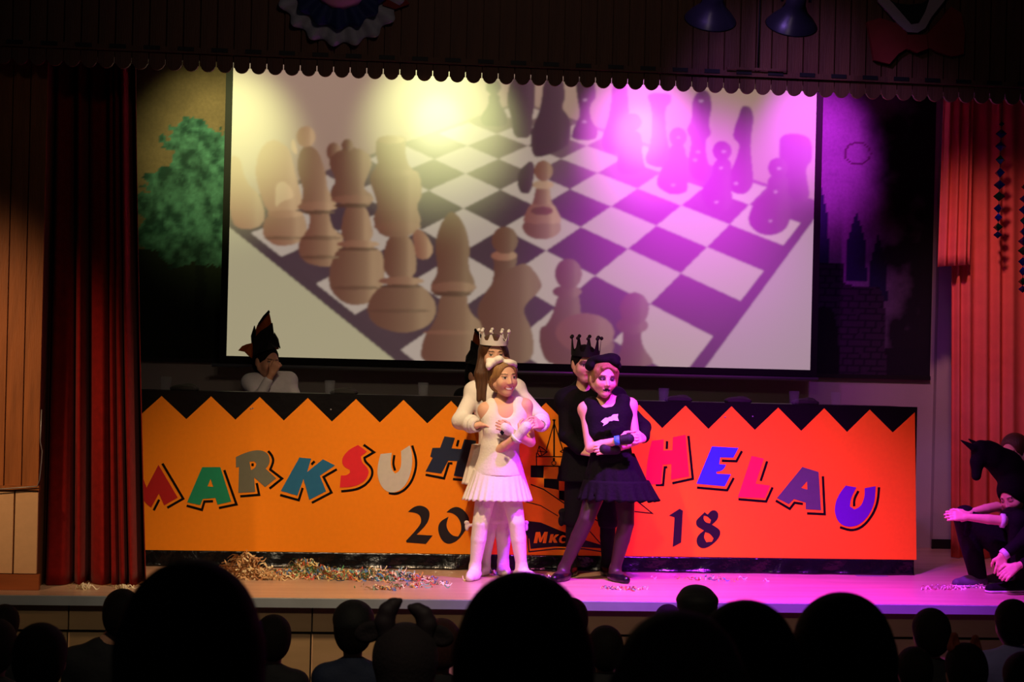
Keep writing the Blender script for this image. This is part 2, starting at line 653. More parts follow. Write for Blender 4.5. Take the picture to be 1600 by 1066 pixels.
def torso(J, s=1.0):
    shl, shr, hl, hr = (np.asarray(J[k], float) for k in ('shl', 'shr', 'hpl', 'hpr'))
    nk = np.asarray(J['neck'], float)
    m = (shl + shr) / 2
    pe = (hl + hr) / 2
    il, ir = shl * .62 + m * .38, shr * .62 + m * .38
    dn = (pe - m) / np.linalg.norm(pe - m)
    w = m + (pe - m) * .62
    p = [cap(shl, shr, .043 * s, None, .03), cap(il + dn * .05 * s, w * .55 + hl * .1 + il * .35, .058 * s, .054 * s, .045), cap(ir + dn * .05 * s, w * .55 + hr * .1 + ir * .35, .058 * s, .054 * s, .045),
         cap(m + dn * .06 * s, pe, .07 * s, .072 * s, .045), cap(hl, hr, .072 * s, None, .045), cap(w, hl, .062 * s, .07 * s, .045), cap(w, hr, .062 * s, .07 * s, .045),
         cap(nk, shl, .033 * s, .036 * s, .035), cap(nk, shr, .033 * s, .036 * s, .035)]
    return p


def foot_prims(an, toe, s=1.0):
    an, toe = np.asarray(an, float), np.asarray(toe, float)
    d = toe - an
    d[2] = 0
    h = an - d / np.linalg.norm(d) * .025 * s
    h[2] = ST + .028 * s
    t = toe.copy()
    t[2] = ST + .02 * s
    return [cap(h, h * .4 + t * .6, .03 * s, .029 * s, .02), cap(h * .45 + t * .55, t, .03 * s, .02 * s, .02), cap(an, h * .7 + t * .3, .03 * s, .03 * s, .02)]


def skirt(ct, cb, rt, rb, ry, pleats, amp, m, parent, name='skirt', hem=0.0, seed=0, nz=18, na=240, bell=1.0):
    ct, cb = np.asarray(ct, float), np.asarray(cb, float)
    V, r = [], np.random.default_rng(seed)
    ph = r.random(4) * 6
    for sh in (0, .005):
        for j in range(nz + 1):
            v = j / nz
            c = ct + (cb - ct) * v
            R = rt + (rb - rt) * v ** bell - sh
            for i in range(na):
                a = 2 * PI * i / na
                w = 1 + amp * v * (math.sin(pleats * a + ph[0] + 1.2 * math.sin(2 * a)) + .4 * math.sin(pleats * .41 * a + ph[1]))
                z = hem * math.sin(pleats * a * 1.0 + ph[2]) * (v > .97)
                V.append(c + A(math.cos(a) * R * w, math.sin(a) * R * ry * w, z))
    Fc = []
    n1 = (nz + 1) * na
    for j in range(nz):
        for i in range(na):
            a, b = j * na + i, j * na + (i + 1) % na
            Fc.append((a, a + na, b + na, b))
            Fc.append((n1 + a, n1 + b, n1 + b + na, n1 + a + na))
    for i in range(na):
        a, b = nz * na + i, nz * na + (i + 1) % na
        Fc.append((a, n1 + a, n1 + b, b))
        a, b = i, (i + 1) % na
        Fc.append((a, b, n1 + b, n1 + a))
    return mk(name, V, np.array(Fc), m, parent, smooth=True)


def crown(c, ax, rx, ry, base, tall, n, m, parent, flare=.12, off=0.0):
    """paper crown: closed band with n ball-tipped points"""
    V, Fc = [], []
    na = 240
    for sh in (0, .0025):
        for j in range(3):
            for i in range(na):
                a = 2 * PI * i / na + off
                f = (i / na * n) % 1
                tri = max(0, 1 - abs(f - .5) / .36)
                top = base + tall * tri ** 1.5
                h = (-.004, base * .6, top)[j]
                fl = 1 + flare * h / (base + tall)
                V.append(np.asarray(c) + A(math.cos(a) * (rx * fl - sh), math.sin(a) * (ry * fl - sh), h) @ ax)
    for sh in range(2):
        for j in range(2):
            for i in range(na):
                q = [sh * 3 * na + j * na + i, sh * 3 * na + j * na + (i + 1) % na, sh * 3 * na + (j + 1) * na + (i + 1) % na, sh * 3 * na + (j + 1) * na + i]
                Fc.append(tuple(q if sh == 0 else q[::-1]))
    for i in range(na):
        for j in (0, 2):
            a, b = j * na + i, j * na + (i + 1) % na
            Fc.append((a, b, b + 3 * na, a + 3 * na))
    o = mk('crown', V, Fc, m, parent)
    for q in range(n):
        a = 2 * PI * (q + .5) / n + off
        t = np.asarray(c) + A(math.cos(a) * rx * (1 + flare), math.sin(a) * ry * (1 + flare), base + tall - .003) @ ax
        v, f = lathe([(0, -.0115), (.006, -.0098), (.0105, -.0045), (.0115, 0), (.0105, .0045), (.006, .0098), (0, .0115)], t, (0, 0, 1), 10)
        mk('crown_ball', v, f, m, o, smooth=True)
    return o

# ================================================================== the setting
def box(name, a, b, m, parent=None, **kw):
    v, f = boxv(a, b)
    return mk(name, v, f, m, parent, **kw)


box('floor', (-6, -2, -.05), (9, YF + .2, 0), 'hall_floor', label='dark hall floor in front of the stage', cat='floor', kind='structure')
XL, XR = -2.6, 6.4
stg = box('stage_platform', (XL, YF, ST - .05), (XR, YW + .1, ST), 'stage_floor', label='polished wooden stage floor', cat='stage', kind='structure')
box('edge_strip', (XL, YF - .02, ST - .05), (XR, YF - .0005, ST - .002), 'stage_edge', stg)
# stage front: dark gap, upper fascia panels, lower door panels
fas = box('stage_front', (XL, YF + .06, 0), (XR, YF + .1, ST - .051), 'dark', label='beige panelled front below the stage edge', cat='stage front', kind='structure')
xs = [P(p, 990, YF)[0] for p in (-420, -170, 105, 300, 487, 690, 900, 1100, 1300, 1500, 1720)]
zt, zm = P(480, 951, YF)[2], P(480, 991, YF)[2]
for a, b in zip(xs[:-1:2], xs[2::2]):
    box('fascia_panel', (a + .004, YF + .03, zm + .008), (b - .004, YF + .06, zt), 'fascia', fas)
for a, b in zip(xs[:-1], xs[1:]):
    box('door_panel', (a + .008, YF + .035, .12), (b - .008, YF + .06, zm - .008), 'fascia', fas)
    box('door_edge', (a + .0005, YF + .03, .12), (a + .007, YF + .06, zm - .008), 'cream', fas)

box('wall_back', (-3.5, YW, 0), (7.5, YW + .15, 5.2), 'wall', label='plain grey back wall of the stage', cat='wall', kind='structure')
# column and side wall piece right of the backdrop
cx0 = P(1461, 500, YW)[0]
box('wall_right', (cx0, YW - .06, ST + .0005), (cx0 + .9, YW - .0005, 4.7), 'wall', label='pale wall return beside the salmon curtain', cat='wall', kind='structure')
bz = P(1470, 872, YW - .3)[2]
box('baseboard_right', (cx0 - .01, YW - .08, ST + .0005), (cx0 + .9, YW - .061, ST + .07), 'dark', label='dark baseboard under the wall return', cat='baseboard', kind='structure')

box('ceiling', (XL, YF + .3, 4.75), (XR, YW - .0005, 4.85), 'dark', label='dark ceiling over the stage', cat='ceiling', kind='structure')
# ---- portal: boards above the stage, rail, scalloped fringe
YV = 8.9
X0, X35 = P(377.5, 110, YV)[0], P(1265.6, 148, YV)[0]
BW = (X35 - X0) / 35
zs = P(816, 133, YV)[2]              # lowest point of the scallops
zr = P(816, 107, YV)[2]              # rail underside line
up = box('wall_front', (XL, YV + .015, zr), (XR, YV + .12, 4.9), 'dwood', label='dark vertical boarding above the stage opening', cat='wall', kind='structure')
pb = None
for k in range(-18, 62):
    x = X0 + BW * k
    if x < XL + .1 or x > XR - .1:
        continue
    if pb is None:
        v, f = boxv((x - BW / 2 + .004, YV - .005, zr + .03), (x + BW / 2 - .004, YV + .015, 4.9))
        pb = mk('plank', v, f, 'dwood', up)
        pz = WL[pb.name]
    else:
        cp(pb, (x, pz[1], pz[2]), up)
fr = box('trim_1', (XL, YV + .005, zr - .03), (XR, YV + .014, zr), 'dwood', label='scalloped wooden fringe hanging along the top of the stage opening', cat='trim', kind='structure')
pf = None
w = BW / 2 - .0025
for k in range(-18, 62):
    x = X0 + BW * k
    if x < XL + .1 or x > XR - .1:
        continue
    if pf is None:
        out = [(-w, zr)]
        r = w * .93
        out += [(-w, zs + r * .75), (-r, zs + r * .75)]
        out += [(-r * math.cos(a), zs + r - r * math.sin(a) - .0) for a in np.linspace(.28, PI - .28, 11)]
        out += [(r, zs + r * .75), (w, zs + r * .75), (w, zr)]
        n = len(out)
        v = [(x + a, YV - .012, z) for a, z in out] + [(x + a, YV + .006, z) for a, z in out]
        f = [tuple(range(n)), tuple(range(2 * n - 1, n - 1, -1))] + [(i, i + n, (i + 1) % n + n, (i + 1) % n) for i in range(n)]
        pf = mk('scallop_board', v, f, 'dwood', fr)
        pz = WL[pf.name]
    else:
        cp(pf, (x, pz[1], pz[2]), fr)
rail = box('trim_2', (XL, YV - .03, zr + .002), (XR, YV - .0055, zr + .012), 'dwood', label='thin rail of light fittings above the scalloped fringe', cat='trim', kind='structure')
box('rail_body', (XL, YV - .028, zr + .0125), (XR, YV - .0055, zr + .032), 'dwood', rail)
seg = None
for k in range(-22, 50):
    x = X0 + .02 + k * BW * 2.0
    if x < XL + .2 or x > XR - .2:
        continue
    if seg is None:
        v, f = boxv((x, YV - .034, zr + .0125), (x + BW * .95, YV - .0285, zr + .034))
        seg = mk('rail_segment', v, f, 'dark', rail)
        pz = WL[seg.name]
        sx = x
    else:
        cp(seg, (pz[0] + x - sx, pz[1], pz[2]), rail)

# ---- wooden portal post on the left with cupboard panels
YP = 9.05
wl = box('wall_left', (P(-330, 500, YP)[0], YP + .02, ST + .0005), (P(64, 500, YP)[0], YP + .3, 4.2), 'dwood', label='wooden boarded portal post at the left of the stage', cat='wall', kind='structure')
zc = P(30, 762, YP)[2]
zk = P(30, 897, YP)[2]
zk2 = P(30, 767, YP)[2]
edges = [-310, -270, -230, -190, -150, -110, -70, -28, 12, 39.5, 66.5]
for a, b in zip(edges[:-1], edges[1:]):
    box('plank', (P(a + .9, 500, YP)[0], YP, zc + .01), (P(b - .9, 500, YP)[0], YP + .02, 4.2), 'wood', wl)
box('moulding', (P(-310, 760, YP)[0], YP - .02, zc - .012), (P(62, 760, YP)[0], YP + .02, zc + .0095), 'wood', wl)
dp = [-310, -240, -180, -110, -45, 22, 60]
for a, b in zip(dp[:-1], dp[1:]):
    box('cupboard_panel', (P(a + 1.2, 830, YP)[0], YP - .005, zk + .003), (P(b - 1.6, 830, YP)[0], YP + .02, zk2), 'cream', wl)
box('kick_board', (P(-310, 905, YP)[0], YP - .025, ST + .001), (P(62, 905, YP)[0], YP + .02, zk - .002), 'skirting', wl)
v, f = tube([P(x, y, YP - .035) for x, y in ((-20, 766), (20, 763), (58, 760), (62, 750), (65, 720), (66, 705), (63, 690), (65, 640))], .003, 6)
mk('cable', v, f, 'metal', None, 'thin grey cable running along the wooden post moulding', 'cable', smooth=True)

# ---- painted backdrop canvas on the back wall
def noise2(x, y, seed=0, oct=4):
    r = np.random.default_rng(seed)
    out = np.zeros_like(x)
    amp = 1.0
    for o in range(oct):
        tab = r.random((64, 64))
        fx, fy = np.floor(x).astype(int), np.floor(y).astype(int)
        tx, ty = x - fx, y - fy
        tx, ty = tx * tx * (3 - 2 * tx), ty * ty * (3 - 2 * ty)
        g = lambda i, j: tab[(fx + i) % 64, (fy + j) % 64]
        out += amp * ((g(0, 0) * (1 - tx) + g(1, 0) * tx) * (1 - ty) + (g(0, 1) * (1 - tx) + g(1, 1) * tx) * ty - .5)
        x, y, amp = x * 2.03 + 7, y * 2.03 + 3, amp * .5
    return out


def inpoly(X, Y, pts):
    p = np.asarray(pts, float)
    m = np.zeros(X.shape, bool)
    x0, y0 = p.min(0)
    x1, y1 = p.max(0)
    bb = (X >= x0) & (X <= x1) & (Y >= y0) & (Y <= y1)
    xs, ys = X[bb], Y[bb]
    r = np.zeros(xs.shape, bool)
    for i in range(len(p)):
        (ax, ay), (bx, by) = p[i], p[i - 1]
        c = (ay > ys) != (by > ys)
        if ay != by:
            r ^= c & (xs < (bx - ax) * (ys - ay) / (by - ay) + ax)
    m[bb] = r
    return m


def pic_grid(x0, x1, z0, z1, Y, nx, nz):
    gx, gz = np.meshgrid(np.linspace(x0, x1, nx + 1), np.linspace(z0, z1, nz + 1), indexing='xy')
    V = np.stack([gx, np.full_like(gx, Y), gz], -1).reshape(-1, 3)
    px, py = proj(V)
    i = np.arange(nx)[None, :] + (nx + 1) * np.arange(nz)[:, None]
    Fc = np.stack([i, i + 1, i + nx + 2, i + nx + 1], -1).reshape(-1, 4)
    return V, Fc, px, py


bx0, bx1 = P(60, 400, YW)[0], P(1456, 400, YW)[0]
bz0 = P(800, 572, YW)[2]
V, Fc, px, py = pic_grid(bx0, bx1, bz0, 4.6, YW - .02, 400, 190)
n1, n2 = noise2(px / 40, py / 40, 1), noise2(px / 12, py / 12, 2)
col = np.zeros((len(V), 3))
col[:] = lin('#6e5a44')
col *= (1 + .35 * n1)[:, None]
left = px < 620
crownm = np.zeros(len(V), bool)
for cx_, cy_, rr in ((298, 218, 34), (325, 225, 26), (272, 215, 20), (346, 230, 22), (300, 255, 36), (338, 265, 34), (310, 300, 44), (250, 292, 26), (275, 285, 24), (345, 310, 40), (235, 318, 24), (262, 335, 36), (315, 350, 48), (236, 368, 26), (355, 360, 40), (285, 378, 40), (335, 385, 34), (400, 300, 60), (420, 370, 60)):
    crownm |= ((px - cx_) ** 2 + (py - cy_) ** 2 + n2 * 900) < rr * rr
gr = np.array(lin('#16403a'))
g2 = np.array(lin('#568f80'))
f_ = np.clip(.45 + 1.1 * n2, 0, 1)[:, None]
low = left & (py > 390)
col[low] = np.array(lin('#1c2418')) * (1 + .4 * n1[low])[:, None]
trunk = left & (np.abs(px - 312 + 3 * n1 * 4) < 8) & (py > 390) & (py < 520)
col[trunk] = lin('#0c140f')
col[crownm & left] = (gr * (1 - f_) + g2 * f_)[crownm & left] * (.75 + .5 * n1[crownm & left])[:, None]
right = px > 1100
col[right] = np.array(lin('#94799e')) * (1 + .3 * n1[right])[:, None]
for ax_, top, hw, base, cc in ((1283, 292, 13, 420, '#2a2c58'), (1338, 330, 17, 440, '#262850'), (1372, 365, 15, 470, '#23244a'), (1240, 300, 20, 420, '#2a2c58')):
    t = inpoly(px, py, [(ax_, top), (ax_ + hw * .8, top + 45), (ax_ + hw, base), (ax_ - hw, base), (ax_ - hw * .8, top + 45)])
    col[t] = lin(cc)
cas = inpoly(px, py, [(1180, 405), (1318, 412), (1320, 445), (1375, 450), (1382, 470), (1385, 600), (1180, 600)])
mas = (((np.floor(py / 10) % 2) * .5 + px / 18) % 1 < .16) | ((py / 10) % 1 < .25)
col[cas] = lin('#3a2840')
col[cas & mas] = lin('#1d1426')
arch = inpoly(px, py, [(1265, 600), (1262, 505), (1272, 485), (1288, 478), (1302, 488), (1310, 515), (1312, 600)])
col[arch] = lin('#0d0a14')
drk = right & ~cas
fd = np.clip((px - 1345 + 60 * n1) / 70, 0, 1)[:, None]
col = np.where(drk[:, None], col * (1 - fd) + np.array(lin('#17131d')) * fd, col)
moon = np.abs(np.hypot((px - 1340) / 20, (py - 240) / 17) - 1) < .07
col[moon] = lin('#5a2a50')
low = right & (py > 545) & ~cas
col[low] = lin('#140f1c')
can = thing('painted_backdrop', 'dark painted stage backdrop with green tree and castle towers behind the screen', 'backdrop', ((bx0 + bx1) / 2, YW - .02, bz0))
mk('canvas', V, Fc, 'canvas', can, cols=np.clip(col, 0, 1))
box('batten', (bx0, YW - .035, bz0 - .03), (bx1, YW - .0005, bz0 - .0005), 'dark', can)

# ---- projection screen
q = [P(361, 300, YS), P(1272, 300, YS)]
sx0, sx1 = P(359, 340, YS)[0], P(1271, 360, YS)[0]
sz0 = P(800, 567, YS)[2]
sz1 = 4.52
scr = thing('projection_screen', 'large projection screen showing a chessboard picture above the table', 'screen', ((sx0 + sx1) / 2, YS, sz0))
V, Fc, px, py = pic_grid(sx0, sx1, sz0, sz1, YS, 620, 380)
X, Y = px, py
c3 = lambda *p: [(340 + x / 3.3333, 90 + y / 3.3333) for x, y in p]
c4 = lambda *p: [(340 + x / 3.3333, 320 + y / 3.3333) for x, y in p]
c5 = lambda *p: [(800 + x / 3.2, 100 + y / 3.2) for x, y in p]
c6 = lambda *p: [(800 + x / 3.2, 320 + y / 3.2) for x, y in p]
LT, DK = np.array([.47, .375, .31]), np.array([.072, .038, .048])
# homography board -> photo, from the board's visible corners
bp = [((0, 0), (1104.7, 386)), ((1, 0), (1192, 424.7)), ((-1, 0), (1025.6, 352.8)), ((-2, 0), (954.7, 323)), ((0, 1), (1064, 426.9)), ((0, -1), (1140.6, 350.6)), ((0, 2), (1016, 474.7)),
      ((1, 1), (1157.8, 470)), ((1, 2), (1114, 526)), ((-1, 1), (981, 388.8)), ((-1, 2), (929.7, 431)), ((-2, 1), (907.8, 355)), ((-2, 2), (853, 391.9)), ((1, -1), (1225, 384)), ((1, -2), (1250, 348))]
rows = []
for (a, b), (x, y) in bp:
    rows += [[a, b, 1, 0, 0, 0, -x * a, -x * b, -x], [0, 0, 0, a, b, 1, -y * a, -y * b, -y]]
H = np.linalg.svd(np.array(rows, float))[2][-1].reshape(3, 3)
Hi = np.linalg.inv(H)
q = np.stack([X, Y, np.ones_like(X)], -1) @ Hi.T
ba, bb_ = q[:, 0] / q[:, 2], q[:, 1] / q[:, 2]
okb = (q[:, 2] * np.sign((np.array([1000, 400, 1]) @ Hi.T)[2])) > 0
BE = np.stack([np.array([386.5, 490, 553.6, 626.5]), np.array([368, 445.4, 493.4, 549.5]), np.ones(4)], -1) @ Hi.T
bmax = round(float(np.median(BE[:, 1] / BE[:, 2])))
amax = 1.0
bmin, amin = bmax - 8, amax - 8
back = np.array([.39, .25, .185])
col = np.tile(back, (len(V), 1))
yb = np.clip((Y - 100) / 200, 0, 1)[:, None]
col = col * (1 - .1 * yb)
tbl = okb & (bb_ > bmax) | okb & (ba > amax)
col[tbl] = np.where((X[tbl] < 800)[:, None], np.array([.44, .385, .235]), np.array([.42, .315, .31]))
bd = .16
brd = okb & (ba < amax + bd) & (bb_ < bmax + bd) & (ba > amin - bd) & (bb_ > bmin - bd)
col[brd] = DK * .95
ins = okb & (ba < amax) & (bb_ < bmax) & (ba > amin) & (bb_ > bmin)
par = (np.floor(ba) + np.floor(bb_)).astype(int) % 2
lite = ins & (par == 0)
dark_ = ins & (par == 1)
col[lite] = LT
col[dark_] = DK
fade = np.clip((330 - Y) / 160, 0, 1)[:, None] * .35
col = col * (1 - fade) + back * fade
WD, WLt = np.array([.14, .052, .032]), np.array([.46, .29, .16])


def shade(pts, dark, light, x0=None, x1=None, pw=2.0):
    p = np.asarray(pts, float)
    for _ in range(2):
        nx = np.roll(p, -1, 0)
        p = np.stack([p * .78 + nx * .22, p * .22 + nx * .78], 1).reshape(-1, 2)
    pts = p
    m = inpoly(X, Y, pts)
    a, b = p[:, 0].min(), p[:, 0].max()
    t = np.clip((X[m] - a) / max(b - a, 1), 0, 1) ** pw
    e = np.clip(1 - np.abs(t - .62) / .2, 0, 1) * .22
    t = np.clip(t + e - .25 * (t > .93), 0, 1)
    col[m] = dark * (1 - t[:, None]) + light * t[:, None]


def oval(cx, cy, rx, ry, n=28):
    return [(cx + rx * math.cos(2 * PI * i / n), cy + ry * math.sin(2 * PI * i / n)) for i in range(n)]


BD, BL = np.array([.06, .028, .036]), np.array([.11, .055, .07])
# far row, dark pieces
c7 = lambda *p: [(340 + x / 1.66667, 90 + y / 1.66667) for x, y in p]
for pts in (c7((705, 95), (735, 95), (735, 120), (755, 150), (752, 180), (690, 180), (683, 155), (705, 125)), c7(*oval(718, 76, 20, 21)),
            c7((765, 50), (825, 50), (828, 110), (820, 150), (818, 210), (772, 210), (765, 160), (752, 110)),
            c7((850, 50), (900, 50), (906, 105), (895, 130), (920, 160), (918, 230), (860, 255), (820, 262), (813, 200), (830, 160), (842, 125)),
            c7((930, 50), (980, 50), (987, 105), (970, 122), (970, 160), (992, 190), (985, 216), (920, 214), (925, 188), (945, 150), (938, 115)),
            c7((1030, 50), (1066, 50), (1072, 170), (1092, 210), (1085, 250), (1010, 250), (998, 215), (1022, 150)), c7(*oval(1082, 168, 22, 23)), c7((1062, 190), (1104, 190), (1106, 260), (1118, 300), (1045, 305), (1038, 270)),
            c7((1115, 92), (1182, 92), (1182, 115), (1164, 132), (1170, 220), (1192, 270), (1160, 290), (1108, 275), (1130, 220), (1132, 132)),
            c7((785, 290), (825, 262), (822, 330), (812, 355), (790, 355), (780, 330)),
            c5((900, 180), (940, 120), (990, 140), (1000, 220), (980, 300), (1000, 350), (965, 380), (975, 480), (1000, 540), (960, 600), (890, 560), (880, 480), (900, 380), (870, 330), (900, 280)),
            c5((790, 400), (870, 400), (870, 560), (885, 640), (800, 660), (715, 610), (740, 530), (790, 470)), c5(*oval(830, 365, 45, 48)),
            c5((1150, 205), (1195, 215), (1210, 270), (1190, 400), (1200, 500), (1210, 600), (1170, 655), (1095, 645), (1080, 560), (1120, 480), (1140, 400), (1105, 375), (1108, 330), (1130, 270)),
            c5((1010, 475), (1100, 470), (1090, 600), (1110, 700), (1060, 745), (980, 725), (935, 640), (1000, 560)), c5(*oval(1050, 435, 48, 50)),
            c5((1340, 345), (1495, 355), (1505, 480), (1465, 520), (1495, 690), (1400, 690), (1350, 560), (1335, 450)),
            c5((1275, 560), (1390, 555), (1375, 660), (1410, 790), (1180, 790), (1200, 700), (1285, 640)), c5(*oval(1330, 520, 50, 52)), c6(*oval(1285, 70, 103, 83))):
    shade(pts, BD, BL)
for x, y in ((365, 180), (362, 290), (945, 185), (930, 440), (915, 480), (1058, 438), (1045, 520), (1022, 690), (1120, 598), (1335, 522), (1318, 640), (1292, 785), (806, 605), (832, 368)):
    shade(c5(*oval(x, y, 11, 7)), np.array([.3, .2, .24]), np.array([.36, .25, .3]))
# near row, pale wooden pieces
for pts, d, l in (
        (c7((30, 250), (60, 262), (66, 300), (80, 330), (112, 360), (127, 420), (100, 448), (30, 442)), WD * 2.2, WLt * .95),
        (c7((150, 212), (188, 236), (202, 300), (222, 370), (218, 395), (180, 402), (140, 412), (118, 380), (98, 310), (103, 255), (124, 222)), WD * 2.2, WLt * 1.25),
        (c7((150, 330), (175, 320), (195, 345), (200, 365), (165, 375), (150, 395)), WLt * 1.1, WLt * 1.45), (c7((195, 205), (205, 230), (208, 255), (190, 240)), WLt * 1.2, WLt * 1.5),
        (c7((130, 402), (222, 396), (236, 455), (208, 487), (150, 493), (112, 460)), WD * 1.7, WLt * 1.05),
        (c7((222, 455), (322, 452), (331, 490), (302, 548), (230, 538), (206, 500)), WD * 1.2, WLt * 1.05), (c7((238, 392), (288, 392), (296, 440), (322, 465), (218, 470), (240, 440)), WD * 1.3, WLt * 1.1),
        (c7((230, 225), (262, 240), (282, 300), (286, 345), (313, 375), (302, 400), (212, 398), (225, 350), (206, 290), (212, 248)), WD * 1.3, WLt * 1.1), (c7(*oval(230, 206, 25, 27)), WD * 2, WLt * 1.3),
        (c7(*oval(302, 245, 19, 24)), WD * 1.1, WLt * .8),
        (c7((332, 380), (388, 380), (412, 484), (316, 484)), WD * 1.1, WLt * 1.05),
        (c7((303, 250), (330, 236), (368, 234), (398, 254), (403, 282), (376, 340), (408, 360), (398, 388), (298, 378), (293, 345), (310, 320), (286, 270)), WD, WLt * .9), (c7(*oval(338, 229, 15, 17)), WD, WLt * .7),
        (c7((314, 492), (422, 490), (438, 545), (428, 610), (388, 645), (328, 643), (288, 600), (293, 540)), WD, WLt * .95),
        (c7((508, 438), (540, 455), (565, 500), (547, 528), (512, 522)), WD * 1.8, WLt * 1.1),
        (c7((438, 460), (508, 460), (524, 576), (428, 576)), WD, WLt * .9),
        (c7((416, 206), (492, 201), (487, 235), (497, 285), (528, 303), (533, 360), (517, 388), (533, 430), (502, 468), (424, 468), (402, 420), (420, 390), (392, 310), (418, 280), (410, 240)), WD * 1.15, WLt * .9),
        (c7((428, 588), (532, 586), (576, 650), (552, 700), (480, 722), (400, 695), (386, 640)), WD * .95, WLt * .8),
        (c7((578, 612), (652, 612), (652, 660), (699, 702), (694, 800), (526, 800), (534, 730), (572, 680)), WD, WLt * .8),
        (c7((600, 405), (614, 400), (642, 430), (658, 490), (652, 545), (674, 592), (662, 618), (558, 618), (553, 592), (575, 560), (565, 490), (578, 438)), WD * .95, WLt * .6),
        (c7((715, 500), (782, 500), (775, 560), (790, 640), (700, 640), (722, 560)), WD * .85, WLt * .5), (c7(*oval(746, 516, 34, 13)), WD * 2, WLt * .9), (c7(*oval(748, 476, 34, 36)), WD * .95, WLt * .5),
        (c7((802, 530), (838, 572), (846, 602), (804, 640), (794, 660), (824, 720), (820, 800), (685, 800), (695, 720), (672, 660), (700, 605), (742, 560)), WD * .9, WLt * .6),
        # lone pawn in the middle of the board
        (c6(*oval(149, 112, 97, 62)), WD * 1.1, WLt * .9), (c5((95, 690), (205, 690), (245, 770), (245, 800), (55, 800), (60, 760)), WD * 1.5, WLt * 1.15), (c5(*oval(150, 735, 56, 22)), WD * .9, WD * 1.5),
        (c5((120, 610), (190, 610), (195, 680), (206, 705), (98, 705), (110, 670)), WD * 1.2, WLt), (c5(*oval(155, 605, 53, 22)), WLt * .8, WLt * 1.2), (c5(*oval(157, 535, 47, 52)), WD * 1.3, WLt * .8),
        # front pawns
        (c6((235, 430), (335, 430), (345, 560), (370, 640), (140, 640), (200, 560)), WD * .85, WLt * .5), (c6(*oval(275, 435, 73, 32)), WD * .9, WLt * .6), (c6(*oval(282, 346, 68, 77)), WD * .9, WLt * .55),
        (c6((140, 600), (220, 620), (515, 640), (500, 800), (180, 810), (135, 700)), WD * .85, WLt * .5), (c6(*oval(365, 640, 147, 97)), WD * 1.35, WLt * .62),
        (c6((555, 600), (650, 600), (645, 700), (730, 810), (505, 810), (550, 720)), WD * .85, WLt * .5), (c6(*oval(602, 603, 79, 45)), WD * .9, WLt * .55), (c6(*oval(612, 520, 73, 82)), WD * .95, WLt * .5)):
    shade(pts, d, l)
for cf, x, y, rx, ry, d, l in ((c7, 366, 486, 56, 10, 1.5, 1.15), (c7, 366, 499, 54, 5, .7, .5), (c7, 478, 582, 60, 11, 1.4, 1.0), (c7, 478, 596, 56, 5, .6, .45), (c7, 260, 388, 52, 13, 1.6, 1.2), (c7, 260, 403, 46, 5, .7, .5), (c7, 352, 370, 56, 12, 1.4, 1.0), (c7, 350, 386, 48, 6, .6, .45),
                               (c7, 614, 598, 60, 14, 1.3, .85), (c7, 612, 616, 50, 7, .6, .4), (c7, 176, 407, 48, 10, 2.0, 1.3), (c7, 452, 214, 36, 11, 1.6, 1.0), (c7, 462, 300, 60, 9, 1.2, .95), (c7, 468, 440, 62, 12, 1.3, .95), (c7, 170, 470, 50, 5, 1.0, .7), (c7, 360, 600, 66, 5, .8, .5),
                               (c7, 612, 716, 78, 6, 1.4, .8), (c7, 268, 470, 54, 6, .8, .7), (c7, 265, 520, 52, 5, .8, .6), (c7, 470, 660, 84, 5, .8, .5)):
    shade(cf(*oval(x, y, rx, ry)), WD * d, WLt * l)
# soften the projected picture
g = col.reshape(381, 621, 3)
for _ in range(2):
    g[1:-1] = (g[:-2] + 2 * g[1:-1] + g[2:]) / 4
    g[:, 1:-1] = (g[:, :-2] + 2 * g[:, 1:-1] + g[:, 2:]) / 4
col = g.reshape(-1, 3)
ms = bpy.data.materials.new('projected_picture')
ms.use_nodes = True
b = ms.node_tree.nodes['Principled BSDF']
at = ms.node_tree.nodes.new('ShaderNodeAttribute')
at.attribute_name = 'Col'
b.inputs['Base Color'].default_value = (.36, .36, .36, 1)
b.inputs['Roughness'].default_value = .85
ms.node_tree.links.new(at.outputs['Color'], b.inputs['Emission Color'])
b.inputs['Emission Strength'].default_value = .78
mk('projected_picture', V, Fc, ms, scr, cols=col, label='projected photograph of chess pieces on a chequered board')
bw = .048
for a, b2 in (((sx0 - bw, YS - .006, sz0 - bw), (sx0 - .0005, YS + .02, sz1)), ((sx1 + .0005, YS - .006, sz0 - bw), (sx1 + bw, YS + .02, sz1)), ((sx0, YS - .006, sz0 - bw), (sx1, YS + .02, sz0 - .0005))):
    box('border', a, b2, 'screen_black', scr)
box('screen_back', (sx0, YS + .004, sz0), (sx1, YS + .018, sz1), 'screen_black', scr)
for x in (sx0 + .5, sx1 - .5):
    v, f = tube([(x, YS + .01, sz1 - .02), (x, YS + .01, 4.75)], .006, 6)
    mk('hanging_wire', v, f, 'metal', scr)
v, f = tube([(sx0 - .1, YS, sz0 - bw - .018), (sx1 + .06, YS, sz0 - bw - .018)], .014, 10)
mk('bottom_bar', v, f, 'metal', scr, smooth=True)

